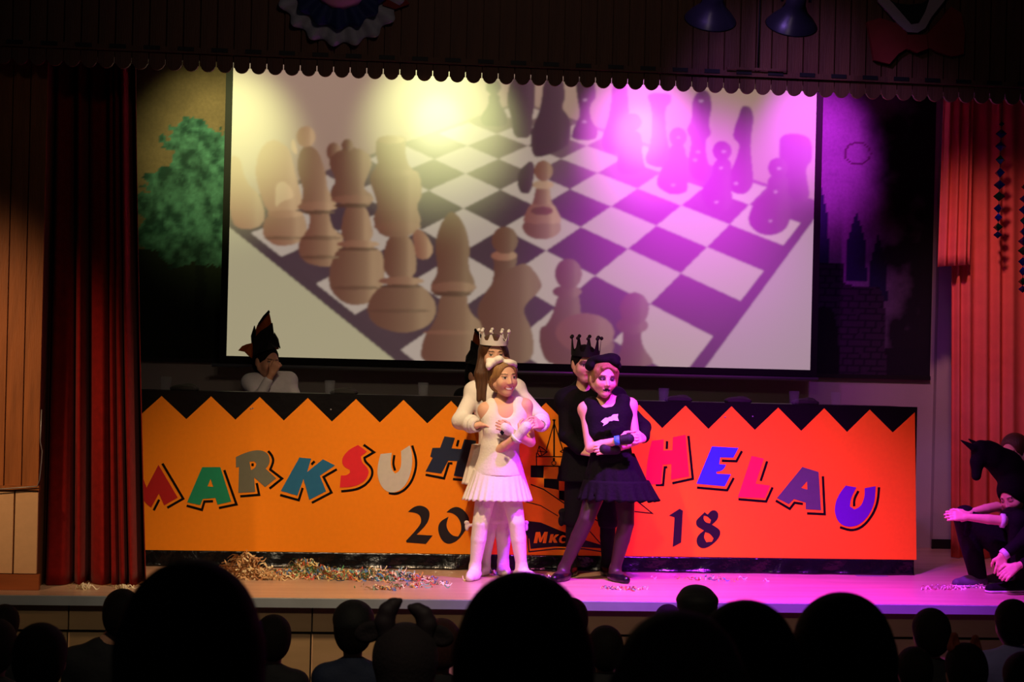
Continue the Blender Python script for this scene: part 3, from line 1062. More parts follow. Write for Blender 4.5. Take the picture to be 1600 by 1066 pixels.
# ---- red velvet curtain at the left
YC = 9.35
def velvet(u, v):
    xt, xb = 78 + (214 - 78) * u, 62 + (233 - 62) * u
    t = v ** 1.5
    pxx = xt * (1 - t) + xb * t
    zz = 4.1 + (ST + .004 - 4.1) * v
    ph = 2 * PI * (7.6 * u + .55 * math.sin(6 * u + 1) + .3 * math.sin(17 * u))
    d = math.sin(ph) * (.1 + .03 * math.sin(9 * u)) + .02 * math.sin(2.3 * ph + 1) * v + .03 * math.sin(4 * u * PI + 2 * v)
    p = P(pxx, 110 + 800 * v, YC)
    return (p[0] + .012 * math.cos(ph), YC + d, zz)
V, Fc = sheet(velvet, 220, 40, .006)
mk('velvet_curtain', V, Fc, 'velvet', None, 'long dark red velvet curtain gathered beside the wooden post', 'curtain', smooth=True)

# ---- salmon drapes at the right
YD = 11.25
dr = thing('salmon_curtain', 'tall salmon red curtain with a shorter overlapping drape at the right', 'curtain', tuple(P(1560, 880, YD)))
zb = ST + .004
def drape(u, v):
    pxx = 1486 + (1720 - 1486) * u
    ph = 2 * PI * (11 * u + .5 * math.sin(7 * u) + .2 * math.sin(19 * u))
    p = P(pxx, 130 + 750 * v, YD)
    return (p[0], YD + .028 * math.sin(ph) * (.6 + .4 * v), 4.6 + (zb - 4.6) * v)
V, Fc = sheet(drape, 260, 24, .005)
mk('long_drape', V, Fc, 'drape', dr, smooth=True)
zo = P(1500, 418, YD - .12)[2]
def drape2(u, v):
    pxx = 1474 + (1519 - 1474) * u
    ph = 2 * PI * (3.2 * u + .2)
    p = P(pxx, 300, YD - .12)
    return (p[0] - .02 * v * (1 - u), YD - .12 + .022 * math.sin(ph), 4.6 + (zo + .02 * u - 4.6) * v)
V, Fc = sheet(drape2, 60, 20, .005)
mk('short_drape', V, Fc, 'drape', dr, smooth=True)

# ---- foil garlands in front of the salmon drape
def garland(label, pts, sizes):
    Yg = YD - .25
    top = P(*pts[0], Yg)
    top[2] = 4.75
    g = thing('foil_garland', label, 'garland', tuple(P(*pts[-1], Yg)), 'hanging foil garlands')
    v, f = tube([top] + [P(x, y, Yg) for x, y in pts], .0025, 5)
    mk('string', v, f, 'dark', g)
    for i, ((x, y), s) in enumerate(zip(pts, sizes)):
        c = P(x, y, Yg)
        r = s / 236
        v, f = [], []
        for k in range(4):
            a = PI / 4 + k * PI / 2 + i * .35
            v.append(c + A(math.cos(a) * r, math.sin(a) * r, 0))
        v += [c + A(0, 0, r * .85), c - A(0, 0, r * .85)]
        f = [(k, (k + 1) % 4, 4) for k in range(4)] + [((k + 1) % 4, k, 5) for k in range(4)]
        mk('foil_diamond', v, f, 'foil_blue' if i % 3 else 'foil_green', g)
yy = [194, 209, 229, 250, 270, 289, 307, 326, 340, 355, 367]
garland('complete foil garland of dark blue diamonds hanging before the salmon curtain', [(1565 - (y - 194) * .035, y) for y in yy], [5, 9, 9.5, 9.5, 9.5, 9.5, 9.5, 9, 8.5, 8.5, 7])
yy = [292, 311, 328, 345, 362, 377, 392, 409, 424, 440, 452]
garland('foil garland at the far right, half out of the frame', [(1601 - (y - 292) * .02, y) for y in yy], [6, 8, 9, 8, 8, 9, 9, 9, 9, 8, 7])

# ================================================================== table and banner
zt_ = P(800, 623, YB)[2]                     # table top height
bxl, bxr = P(120, 740, YB)[0], P(1431, 740, YB)[0]
tb = thing('committee_table', 'long black covered table behind the orange banner', 'table', ((bxl + bxr) / 2, YB + .35, ST))
v, f = boxv((bxl, YB + .012, zt_ - .03), (bxr, YB + .62, zt_))
mk('table_top', v, f, 'banner_black', tb)
for x in np.linspace(bxl + .1, bxr - .1, 5):
    for y in (YB + .1, YB + .55):
        box('table_leg', (x - .025, y - .025, ST + .0005), (x + .025, y + .025, zt_ - .0305), 'dark', tb)
bn = thing('carnival_banner', 'orange zigzag banner board reading MARKSUHL HELAU 2018 along the table front', 'banner', ((bxl + bxr) / 2, YB, ST))
zo0 = P(800, 867, YB)[2]
box('panel', (bxl, YB, zo0 - .0), (bxr, YB + .011, zt_ + .004), 'banner_black', bn)
# wrinkled black foil skirt below the panel
def foilfn(u, v):
    x = bxl + (bxr - bxl) * u
    return (x, YB - .004 - .012 * v * (1 + math.sin(u * 61) * .6 + .5 * math.sin(u * 143 + 2 * v)) - .015 * max(0, v - .8) * 5 * (.4 + .3 * math.sin(u * 37)), zo0 - .0005 + (ST + .003 - zo0) * v)
V, Fc = sheet(foilfn, 400, 10, .004)
mk('foil_skirt', V, Fc, 'foil', bn, smooth=True)
# orange zigzag field
pk = [(252.5 - 77 * 2, 613.4), (252.5 - 77, 616), (252.5, 618.9), (329.8, 619.5), (405.9, 620.5), (481, 622.1), (556.4, 623.7), (630.5, 625), (704.9, 626.7), (779, 628), (853, 629.5), (926, 631), (998.7, 632.5), (1071, 634), (1143, 635), (1216, 637), (1288, 638.1), (1359, 640.3)]
vl = [(pk[i][0] * .5 + pk[i + 1][0] * .5, (pk[i][1] + pk[i + 1][1]) / 2 + 36) for i in range(len(pk) - 1)]
zz = []
for i in range(len(pk)):
    zz.append(pk[i])
    if i < len(vl):
        zz.append(vl[i])
zz += [(1395, 676), (1429.5, 644.5), (1432, 875)]
zz = zz + [(1100, 870.6), (800, 867), (500, 863.2), (236, 860), (100, 858)]
v, f = plate(zz, YB - .0015, .0012)
mk('orange_field', v, f, 'orange', bn)

cL1 = lambda *p: [(220 + x / 6.154, 690 + y / 6.154) for x, y in p]
cL2 = lambda *p: [(430 + x / 5.161, 670 + y / 5.161) for x, y in p]
cL3 = lambda *p: [(1000 + x / 4.846, 660 + y / 4.846) for x, y in p]
cL4 = lambda *p: [(1200 + x / 3.4393, 620 + y / 3.4393) for x, y in p]
cE = lambda *p: [(800 + x / 4.4417, 640 + y / 4.4417) for x, y in p]


def rounder(pts, closed=True, it=2, lim=52):
    """round the gentle bends of an outline, keep its sharp corners"""
    for _ in range(it):
        n, out = len(pts), []
        for i, p in enumerate(pts):
            if not closed and i in (0, n - 1):
                out.append(p)
                continue
            a, b = pts[i - 1], pts[(i + 1) % n]
            d = math.degrees(math.atan2(p[1] - a[1], p[0] - a[0]) - math.atan2(b[1] - p[1], b[0] - p[0])) % 360
            d = min(d, 360 - d)
            if d < lim:
                out += [(p[0] * .75 + a[0] * .25, p[1] * .75 + a[1] * .25), (p[0] * .75 + b[0] * .25, p[1] * .75 + b[1] * .25)]
            else:
                out.append(p)
        pts = out
    return pts


def letter(ch, colr, pts, holes=(), shadow=(), sw=3.7, nm='letter'):
    mname = 'letter_' + colr.strip('#')
    m = mat(mname, colr, .5, .08, 30)
    v, f = plate(rounder(pts), YB - .0035, .0018, [rounder(h) if len(h) > 4 else h for h in holes])
    o = mk(nm, v, f, m, bn, label=ch)
    for s in shadow:
        v, f = plate(ribbon(rounder(s, False), sw), YB - .003, .0013)
        mk('letter_shadow', v, f, 'banner_black', o)
    return o


letter('red letter M', '#b01418', cL1((170, 225), (355, 540), (225, 615), (175, 500), (100, 635), (40, 590), (-30, 450), (-80, 620), (-230, 590), (-120, 230), (-20, 230), (55, 445)), (), (cL1((208, 212), (408, 550), (255, 637)), cL1((177, 560), (125, 662))))
letter('green letter A', '#0f8a62', cL1((590, 247), (765, 247), (870, 578), (738, 608), (718, 543), (597, 553), (572, 612), (445, 585)), (cL1((672, 360), (698, 438), (642, 432)),), (cL1((803, 275), (920, 605), (752, 640)), cL1((441, 618), (588, 658), (612, 578), (695, 575))))
letter('grey letter R', '#6a6c5a', cL1((915, 150), (1000, 110), (1090, 85), (1160, 85), (1215, 110), (1237, 150), (1240, 200), (1225, 232), (1200, 262), (1302, 355), (1195, 440), (1090, 345), (1100, 485), (938, 495), (945, 245), (915, 250)), (cL1((1045, 195), (1090, 190), (1112, 215), (1100, 255), (1060, 275)),), (cL1((1225, 92), (1262, 135), (1278, 190), (1245, 270), (1358, 357), (1238, 454)), cL1((1115, 400), (1138, 513), (956, 528)), cL1((1075, 210), (1075, 238))))
letter('blue letter K', '#1d6a94', cL2((195, 233), (290, 242), (258, 350), (385, 247), (482, 297), (360, 380), (410, 505), (275, 575), (228, 405), (180, 540), (45, 502)), (), (cL2((318, 263), (293, 290)), cL2((497, 328), (390, 390), (454, 515), (296, 598)), cL2((40, 535), (190, 577), (222, 478))))
letter('red letter S', '#e0222e', cL2((668, 132), (740, 185), (690, 225), (700, 275), (745, 315), (757, 360), (730, 415), (670, 455), (600, 472), (520, 475), (530, 378), (575, 378), (605, 355), (600, 330), (565, 315), (540, 285), (540, 240), (570, 195), (610, 160)), (), (cL2((713, 130), (797, 190), (720, 235), (725, 265), (770, 305), (788, 350), (770, 410), (715, 465), (640, 495), (533, 506)),))
letter('white letter U', '#c9c6b8', cL2((850, 205), (940, 195), (930, 270), (940, 335), (968, 362), (1000, 345), (1018, 290), (1015, 180), (1085, 135), (1105, 200), (1105, 300), (1080, 400), (1040, 470), (985, 510), (920, 518), (865, 480), (835, 420), (822, 350), (832, 270)), (), (cL2((1104, 136), (1138, 240), (1135, 330), (1100, 430), (1040, 500), (970, 530), (916, 519)), cL2((961, 213), (950, 285), (967, 338))))
letter('navy letter H', '#14233f', cL2((1365, 62), (1450, 75), (1422, 160), (1500, 165), (1525, 85), (1620, 98), (1560, 400), (1440, 380), (1468, 262), (1395, 258), (1340, 362), (1212, 345), (1270, 235), (1250, 225), (1268, 155), (1330, 155)), (), (cL2((1478, 93), (1465, 142)), cL2((1213, 372), (1362, 401), (1400, 280), (1430, 280)), cL2((1433, 407), (1570, 420))))
letter('red letter H', '#dc1f2c', cL3((90, 140), (180, 130), (176, 215), (245, 212), (250, 113), (345, 95), (372, 410), (235, 435), (238, 316), (172, 322), (158, 470), (40, 470), (60, 260)), (), (cL3((367, 103), (400, 428), (245, 462)), cL3((205, 143), (203, 202)), cL3((207, 340), (188, 342), (175, 475), (120, 475))))
letter('blue letter E', '#2c48c8', cL3((545, 183), (745, 195), (707, 268), (608, 265), (600, 318), (652, 322), (628, 365), (578, 375), (580, 390), (688, 395), (642, 485), (428, 465)), (), (cL3((772, 218), (730, 295), (620, 291)), cL3((710, 422), (660, 515), (432, 495))))
letter('red letter L', '#e8303c', cL3((845, 255), (938, 275), (875, 465), (985, 480), (945, 575), (742, 567)), (), (cL3((963, 296), (914, 444)), cL3((1004, 493), (955, 600), (745, 583))))
letter('grey letter A', '#4c574e', cL4((185, 378), (272, 405), (285, 610), (203, 605), (203, 570), (140, 550), (112, 578), (48, 545)), (cL4((210, 455), (212, 500), (178, 490)),), (cL4((295, 428), (305, 632), (210, 627)), cL4((42, 559), (117, 603), (143, 570), (188, 577))))
letter('purple letter U', '#5a1896', cL4((418, 478), (475, 488), (445, 545), (440, 590), (465, 607), (500, 590), (520, 540), (520, 492), (578, 482), (575, 560), (548, 630), (500, 685), (440, 703), (385, 685), (358, 630), (362, 570), (385, 520)), (), (cL4((597, 487), (590, 570), (560, 640), (510, 700), (450, 722), (387, 702)), cL4((486, 507), (463, 550), (463, 589))))
BK = '#120d0e'
letter('black digit 2', BK, cL2((1070, 672), (1110, 635), (1160, 618), (1210, 630), (1245, 665), (1245, 715), (1220, 775), (1140, 855), (1270, 862), (1215, 930), (1060, 918), (1055, 905), (1170, 780), (1180, 730), (1160, 690), (1115, 675)), nm='digit')
letter('black digit 0', BK, cL2((1380, 675), (1420, 640), (1470, 628), (1520, 655), (1555, 700), (1568, 740), (1530, 830), (1470, 905), (1400, 935), (1350, 910), (1318, 850), (1312, 790), (1335, 745), (1398, 710), (1378, 770), (1390, 820), (1430, 865), (1475, 870), (1500, 830), (1500, 770), (1475, 715), (1430, 680)), nm='digit')
letter('black digit 1', BK, cL3((218, 708), (300, 655), (325, 670), (312, 910), (248, 945), (262, 720), (240, 712)), nm='digit')
letter('black digit 8', BK, cL3((490, 680), (450, 718), (425, 745), (425, 775), (440, 795), (485, 820), (440, 855), (425, 900), (440, 940), (475, 957), (520, 945), (580, 900), (610, 850), (605, 815), (570, 790), (545, 776), (590, 735), (595, 690), (570, 665), (540, 668), (512, 700)), (cL3((484, 708), (510, 712), (538, 740), (530, 766), (500, 760), (480, 735)), cL3((494, 832), (530, 842), (557, 880), (545, 905), (502, 908), (482, 870))), nm='digit')
# emblem: church spire over chequers, jester lines and a ribbon
def em(name, pts, m='banner_black', dy=0.0):
    v, f = plate(pts, YB - .003 - dy, .0013)
    return mk(name, v, f, m, bn)
def ln(pts, w, dy=0.0):
    em('emblem_line', ribbon(cE(*pts), w / 4.4417), dy=dy)
for pts, w in ((((292, 68), (292, 328)), 11), (((281, 74), (303, 74)), 7), (((290, 100), (238, 280)), 7), (((295, 100), (356, 290)), 7), (((165, 328), (420, 328)), 7), (((170, 300), (170, 392)), 7), (((130, 392), (450, 396)), 8), (((415, 300), (415, 392)), 7),
               (((188, 255), (176, 300), (190, 322), (210, 318), (245, 295), (212, 268), (188, 255)), 6), (((182, 290), (240, 296)), 5), (((188, 258), (206, 318)), 5), (((352, 300), (336, 292), (352, 280), (395, 296), (380, 320), (352, 305)), 6),
               (((291, 336), (291, 358)), 14), (((291, 356), (305, 366), (303, 382), (290, 388), (277, 382), (276, 366), (291, 356)), 5),
               (((130, 520), (220, 555), (330, 630), (390, 672)), 7), (((85, 638), (200, 668), (320, 740)), 6), (((322, 480), (322, 560)), 6),
               (((530, 835), (640, 960)), 6), (((560, 755), (598, 775), (640, 772)), 8), (((868, 635), (975, 722), (850, 708)), 7), (((110, 880), (118, 988), (300, 968), (500, 968), (640, 990)), 8)):
    ln(pts, w)
for pts in (((130, 394), (220, 394), (218, 475), (130, 470)), ((222, 480), (322, 483), (322, 558), (222, 540)), ((326, 563), (400, 567), (400, 650), (326, 622)), ((322, 398), (410, 400), (410, 480), (322, 478))):
    em('chequer', cE(*pts))
em('ribbon', cE((85, 772), (200, 785), (330, 840), (500, 905), (635, 945), (635, 965), (500, 957), (300, 952), (130, 968), (120, 900), (80, 840)))
for ch, pts in (('M', ((165, 852), (195, 850), (204, 893), (225, 850), (249, 850), (236, 928), (213, 928), (222, 882), (203, 922), (190, 922), (183, 884), (174, 928), (150, 928))),
                ('K', ((268, 866), (289, 866), (284, 890), (303, 868), (327, 868), (299, 894), (315, 925), (291, 925), (280, 902), (276, 925), (254, 925))),
                ('C', ((375, 878), (352, 872), (335, 882), (326, 902), (330, 922), (348, 930), (368, 926), (370, 914), (352, 918), (343, 910), (344, 896), (354, 885), (372, 890)))):
    v, f = plate(cE(*pts), YB - .0045, .0012)
    mk('emblem_letter', v, f, 'orange', bn, label='orange letter ' + ch)
# little bolts on the panel
for x, y in ((395, 638), (392, 639), (1133, 652), (1176, 651), (517, 640)):
    v, f = lathe([(0, -.004), (.004, -.0035), (.005, 0)], P(x, y, YB - .002), (0, 1, 0), 8)
    mk('bolt', v, f, 'metal', bn)
box('tape_strip', P(1339, 917, YB - .09) * A(1, 1, 0) + A(0, 0, ST + .0005), P(1385, 917, YB - .06) * A(1, 1, 0) + A(0, .015, ST + .003), 'metal', None, label='thin pale strip lying on the floor by the banner', cat='strip')

# glasses and caps on the table
gl = None
for i, (x, lb) in enumerate(((259, 'clear drinking glass on the table beside the velvet curtain'), (515, 'clear drinking glass on the table right of the seated boy'), (661, 'clear drinking glass on the table left of the white queen'), (1037, 'clear drinking glass on the table beside the black king'), (1241, 'clear drinking glass near the right end of the table, left of another'), (1306, 'clear drinking glass furthest right on the table'))):
    c = P(x, 615, YB + .12)
    c[2] = zt_ + .0005
    if gl is None:
        pr = [(0, .0), (.027, 0), (.03, .004), (.034, .085), (.0315, .085), (.027, .01), (0, .008)]
        v, f = lathe(pr, c, n=20)
        gl = mk('drinking_glass', v, f, 'glass', None, lb, 'glass', 'glasses on the table', smooth=True)
    else:
        cp(gl, c, None, label=lb, cat='glass', group='glasses on the table')
cpn = None
for x, lb in ((288, 'flat dark cap lying on the table by the velvet curtain'), (537, 'flat dark cap lying on the table right of the seated boy'), (1060, 'flat dark cap lying on the table beside the black king'), (1153, 'flat dark cap lying on the table over the letter E'), (1258, 'flat dark cap lying nearest the right end of the table')):
    c = P(x, 618, YB + .2)
    c[2] = zt_ + .0005
    if cpn is None:
        prims = [ell(c + A(0, 0, .012), (.09, .08, .028), None, .02), cap(c + A(-.07, -.05, .008), c + A(.06, -.06, .008), .012, None, .02), ell(c + A(.03, .01, .03), (.035, .03, .014), None, .015)]
        V, Fc = sdf(prims, .006, [((0, 0, zt_ + .0008), (0, 0, -1))])
        cpn = mk('folded_cap', V, Fc, 'hat_black', None, lb, 'cap', 'caps on the table', smooth=True)
    else:
        z = WL[cpn.name]
        cp(cpn, (c[0], z[1], z[2]), None, label=lb, cat='cap', group='caps on the table')

# ================================================================== decorations on the boarding
YD0 = YV - .02
def ruffle(cpx, cpy, r0, r1, waves, amp, m, parent, name, dy):
    c = P(cpx, cpy, YD0 - dy)
    V = []
    na, nr = 160, 8
    for sh in (0, .004):
        for j in range(nr + 1):
            for i in range(na):
                a = 2 * PI * i / na
                r = (r0 + (r1 - r0) * j / nr) * (1 + .05 * math.sin(waves * a) * j / nr)
                V.append(c + A(r * math.cos(a), -amp * (1 + math.sin(waves * a)) * j / nr + sh, r * math.sin(a)))
    Fc, n1 = [], (nr + 1) * na
    for j in range(nr):
        for i in range(na):
            a, b = j * na + i, j * na + (i + 1) % na
            Fc += [(a, b, b + na, a + na), (n1 + a, n1 + a + na, n1 + b + na, n1 + b)]
    for i in range(na):
        for j in (0, nr):
            a, b = j * na + i, j * na + (i + 1) % na
            Fc.append((a, b, n1 + b, n1 + a))
    return mk(name, V, Fc, m, parent, smooth=True)
ro = thing('ruffled_rosette', 'blue and white ruffled collar decoration on the dark boarding', 'decoration', tuple(P(532, 66, YD0)))
ruffle(532, -28, .10, .335, 18, .02, 'white_ruffle', ro, 'white_ruffle', 0)
ruffle(530, -32, .08, .26, 15, .02, 'blue_ruffle', ro, 'blue_ruffle', .03)
c = P(533, -34, YD0 - .06)
v, f = lathe([(0, -.075), (.1, -.06), (.15, -.02), (.16, .03), (.15, .055)], c, (0, 1, 0), 32)
mk('face_disc', v, f, 'clown_white', ro, smooth=True)
v, f = plate([(600, -8), (625, -14), (640, 6), (618, 14), (598, 8)], YD0 - .02, .02)
mk('red_tuft', v, f, 'red_cloth', ro)
cl = thing('clown_decoration', 'dim clown face with white mouth outline and red bow tie on the boarding', 'decoration', tuple(P(1432, 100, YD0)))
v, f = plate([(1366, -40), (1372, 2), (1390, 22), (1404, 38), (1418, 50), (1434, 51), (1446, 44), (1456, 26), (1472, 6), (1484, -10), (1480, -40), (1464, -14), (1452, 0), (1446, 18), (1436, 36), (1424, 38), (1410, 22), (1396, 6), (1382, -8), (1378, -40)], YD0 - .03, .014)
mk('mouth_outline', v, f, 'clown_white', cl)
v, f = plate([(1384, -2), (1410, 24), (1424, 37), (1438, 34), (1448, 12), (1452, -2), (1440, 5), (1420, 7), (1402, 5)], YD0 - .026, .012)
mk('mouth', v, f, 'dark', cl)
v, f = plate([(1355, 34), (1375, 28), (1400, 36), (1418, 52), (1420, 74), (1404, 84), (1390, 100), (1366, 94), (1362, 70)], YD0 - .02, .03)
mk('bow_wing', v, f, 'red_cloth', cl)
v, f = plate([(1448, 54), (1470, 30), (1486, 10), (1502, 20), (1508, 50), (1506, 84), (1488, 88), (1462, 80), (1448, 72)], YD0 - .02, .03)
mk('bow_wing', v, f, 'red_cloth', cl)
v, f = plate([(1418, 54), (1448, 54), (1450, 76), (1434, 82), (1418, 76)], YD0 - .032, .03)
mk('bow_knot', v, f, 'red_cloth', cl)

# two dish lamps hung in front of the boarding
def dish(px, py, ax, label):
    Yl = 8.15
    c = P(px, py, Yl)
    ax = A(*ax) / np.linalg.norm(ax)
    t = thing('dish_lamp', label, 'stage lamp', tuple(c), 'dish lamps above the stage')
    pr = [(.03, -.16), (.045, -.15), (.05, -.09), (.07, -.045), (.105, -.01), (.128, .02), (.132, .026), (.126, .024), (.1, -.002), (.066, -.034), (0, -.04)]
    v, f = lathe(pr, c, ax, 36)
    mk('reflector', v, f, 'lamp_black', t, smooth=True)
    v, f = lathe([(0, -.03), (.035, -.024), (.05, .0), (.035, .03), (0, .038)], c, ax, 20)
    mk('bulb', v, f, 'lens', t, smooth=True)
    v, f = tube([c - ax * .10 + A(-.07, 0, 0), c - ax * .1 + A(-.075, 0, .1), c - ax * .1 + A(0, 0, .16), c - ax * .1 + A(.075, 0, .1), c - ax * .1 + A(.07, 0, 0)], .008, 8)
    mk('yoke', v, f, 'lamp_black', t, smooth=True)
    v, f = tube([c - ax * .1 + A(0, 0, .16), c - ax * .1 + A(0, 0, .8)], .015, 8)
    mk('hanger', v, f, 'lamp_black', t, smooth=True)
dish(1111, 24, (0, .62, -.78), 'black dish lamp hanging before the boarding, left of the pair')
dish(1238, 32, (0, .62, -.78), 'black dish lamp hanging before the boarding, right of the pair, bulb showing below')
v, f = tube([P(1190, -60, YV - .03), P(1186, 40, YV - .03), P(1184, 106, YV - .03)], .004, 6)
mk('lamp_cable', v, f, 'dark', None, 'thin cable hanging down the boarding between the dish lamps', 'cable', smooth=True)
v, f = merge(boxv(P(1135, 106, YV - .036) + A(0, -.012, -.008), P(1228, 112, YV - .036) + A(0, 0, .012)))
mk('taped_cable', v, f, 'dwood', None, 'taped bundle of wires along the rail below the dish lamps', 'wires')

# ================================================================== paper scraps on the stage
def strips(name, label, spots, n, cols, seed, sz=1.0, h=.05):
    r = np.random.default_rng(seed)
    V, Fc, CC = [], [], []
    pal = [lin(c) for c in cols]
    for _ in range(n):
        sx, sy, sr, hh = spots[r.integers(len(spots))]
        a, d = r.random() * 6.28, abs(r.normal(0, .5))
        x, y = sx + math.cos(a) * d * sr * 1.6, sy + math.sin(a) * d * sr * .55
        y = min(y, YB - .05)
        top = hh * math.exp(-2 * d * d)
        z0 = ST + .004 + r.random() * top
        L = sz * (.025 + .06 * r.random())
        th, w = r.random() * 6.28, .0028 * sz
        k = r.normal(0, 14)
        p = A(x, y, z0)
        c = pal[r.integers(len(pal))]
        b = len(V)
        m = 6
        for i in range(m + 1):
            zz = max(ST + .002, p[2] + .012 * math.sin(i * 1.1 + th))
            side = A(-math.sin(th), math.cos(th), .6) * w
            V += [A(p[0], p[1], zz) - side, A(p[0], p[1], zz) + side + A(0, 0, .002)]
            CC += [c, c]
            th += k * L / m
            p = p + A(math.cos(th), math.sin(th) * .6, r.normal(0, .35) * (hh > .03)) * L / m
        for i in range(m):
            q = b + 2 * i
            Fc.append((q, q + 1, q + 3, q + 2))
    mk(name, V, np.array(Fc), 'paper', None, label, 'paper', kind='stuff', cols=np.array(CC))
def fl(px, py):
    p = PZ(px, py, ST)
    return p[0], p[1]
mixc = ['#d9c48a', '#5ba36a', '#c9503a', '#e0d2a8', '#7fb59a', '#d8a24a', '#4a78b0', '#efe6cc']
strips('paper_shavings', 'tangled tan paper wool lying before the banner at the left', [(*fl(383, 896), .10, .11), (*fl(388, 900), .16, .03), (*fl(410, 905), .14, .02)], 520, ['#c99a6a', '#b98a5a', '#d8b888', '#a9744a', '#e6d2a6'], 3, 1.3)
strips('paper_streamers', 'heap of multicoloured paper streamers on the stage before the letters', [(*fl(475, 897), .10, .08), (*fl(500, 902), .16, .05), (*fl(540, 905), .2, .04), (*fl(580, 905), .2, .05), (*fl(615, 906), .14, .04), (*fl(445, 899), .15, .02)], 1500, mixc, 4, 1.0)
strips('paper_scraps', 'thin trail of paper scraps left of the performers\' feet', [(*fl(640, 918), .15, .006), (*fl(680, 914), .15, .006), (*fl(600, 922), .08, .006), (*fl(775, 898), .08, .02), (*fl(850, 905), .12, .01)], 150, mixc, 5, .9)
strips('paper_scraps', 'few paper scraps on the stage floor right of the black dancer', [(*fl(982, 922), .10, .006), (*fl(1110, 906), .3, .004)], 60, mixc, 6, .8)
strips('paper_scraps', 'pale paper scraps on the magenta floor near the crouching children', [(*fl(1475, 921), .12, .01), (*fl(1520, 918), .12, .01)], 110, ['#e8d8d8', '#d8a8a0', '#efe6e0'], 7, .9)
strips('paper_scraps', 'few pale scraps on the stage edge below the velvet curtain', [(*fl(33, 920), .06, .012), (*fl(126, 921), .04, .02), (*fl(190, 920), .03, .01)], 60, ['#e8dcc0', '#d8c8a0'], 8, .8)

# ================================================================== people
def JJ(Y0):
    return lambda x, y, dy=0.0: P(x, y, Y0 + dy)


def flr(p, h):
    p = np.asarray(p, float).copy()
    p[2] = ST + h
    return p


def legs(J, s=1.0):
    out = []
    for e in ('l', 'r'):
        out += [cap(J['hp' + e], J['kn' + e], .066 * s, .044 * s, .012), cap(J['kn' + e], J['kn' + e] * .65 + J['an' + e] * .35, .044 * s, .042 * s, .004), cap(J['kn' + e] * .65 + J['an' + e] * .35, J['an' + e], .042 * s, .027 * s, .004)]
    return out


def arms(J, s=1.0):
    out = []
    for e in ('l', 'r'):
        out += [cap(J['sh' + e], J['el' + e], .036 * s, .029 * s, .02), cap(J['el' + e], J['el' + e] * .6 + J['wr' + e] * .4, .029 * s, .029 * s, .004), cap(J['el' + e] * .6 + J['wr' + e] * .4, J['wr' + e], .029 * s, .0195 * s, .004)]
    return out


def hair_prims(c, ax, s, g=.011, face_w=.06):
    w = lambda x, y, z: np.asarray(c) + s * (A(x, y, z) @ ax)
    return [ell(w(0, -.016, .03), (A(.073, .088, .078) + g) * s, ax, .01), ell(w(0, -.045, -.02), (A(.066, .055, .07) + g) * s, ax, .03)], [ell(w(0, .105, -.022), A(face_w, .085, .095) * s, ax, .012, -1)]


def person(name, label, base, group=None):
    return thing('person', label, 'person', tuple(base), group)


VS = .0051
# ---------------------------------------------------------------- girl in white, in front
J = JJ(9.72)
a = dict(neck=J(787, 626, .03), shl=J(759, 641), shr=J(820, 635), ell=J(774, 707, -.05), elr=J(829, 691, -.03), wrl=J(813, 678, -.17), wrr=J(799, 676, -.12),
         hpl=J(765, 742, .03), hpr=J(793, 742, .03), knl=J(751, 818, -.01), knr=J(807, 816, -.02), anl=flr(J(742, 890, .03), .07), anr=flr(J(815, 888, .03), .07))
t = person('girl', 'smiling girl in white sleeveless dress with bow headpiece, held from behind', flr(J(782, 905), 0))
ax = frame((.34, -.92, -.06), (-.06, 0, 1))
hc = J(787, 589, -.02)
tl, tr_ = J(734, 905, -.09), J(836, 906, -.06)
pr = torso(a) + arms(a) + legs(a) + foot_prims(a['anl'], tl) + foot_prims(a['anr'], tr_)
pr += [cap(hc + A(0, .02, -.05), a['neck'], .036, .037, .02)] + head_prims(hc, ax)
h1 = hand_prims(a['wrl'], J(832, 655, -.2) - a['wrl'], (0, -1, .3), (-.5, 0, 1), .92, .45)
h2 = hand_prims(a['wrr'], J(778, 661, -.17) - a['wrr'], (0, -1, .4), (.3, 0, 1), .92, .35)
sdf_part('body', pr + h1 + h2, VS, 'skin', t, cols=lambda V: face_cols(hc, ax, 1, V, lip='#c9645c', smile=True))
hp, hm = hair_prims(hc, ax, 1)
w_ = lambda x, y, z: hc + A(x, y, z) @ ax
sdf_part('hair', hp + [cap(w_(-.07, .0, .0), w_(-.068, -.01, -.06), .016, .01, .02), cap(w_(.07, .0, .0), w_(.072, -.02, -.05), .018, .012, .02)] + hm, VS * 1.35, 'blond_hair', t)
hat = [ell(J(768, 566, -.06), (.036, .03, .022), frame((0, -1, 0), (.5, 0, 1)), .02), ell(J(764, 572, -.08), (.02, .025, .022), None, .02), ell(J(779, 562, -.07), (.03, .035, .024), frame((0, -1, 0), (-.3, 0, 1)), .02),
       ell(J(795, 567, -.05), (.04, .05, .022), frame((0, -1, 0), (.1, 0, 1)), .02), ell(J(803, 571, -.03), (.02, .04, .022), None, .02), cap(J(764, 576, -.03), J(806, 578, .0), .012, .012, .02)]
sdf_part('bow_headpiece', hat, .004, 'white_cloth', t)
T = torso(a)
m_ = (a['shl'] + a['shr']) / 2
st_ = [cap(J(769, 634, -.0), J(771, 672, -.03), .046, .056, .03), cap(J(809, 631, -.0), J(805, 670, -.03), .046, .056, .03)]
neckcut = [cap(J(788, 600, -.07), J(791, 640, -.09), .06, .055, .015, -1), cap(J(787, 610, .06), J(787, 624, .06), .05, .05, .02, -1), cap(J(787, 600, 0), J(787, 628, 0), .055, .05, .02, -1)]
sdf_part('dress', grow(T[1:7], .013) + st_ + [cap(J(779, 700, .02), J(779, 742, .03), .105, .13, .04)] + neckcut, VS * 1.35, 'white_cloth', t, [(J(780, 743, .02), (0, 0, -1))])
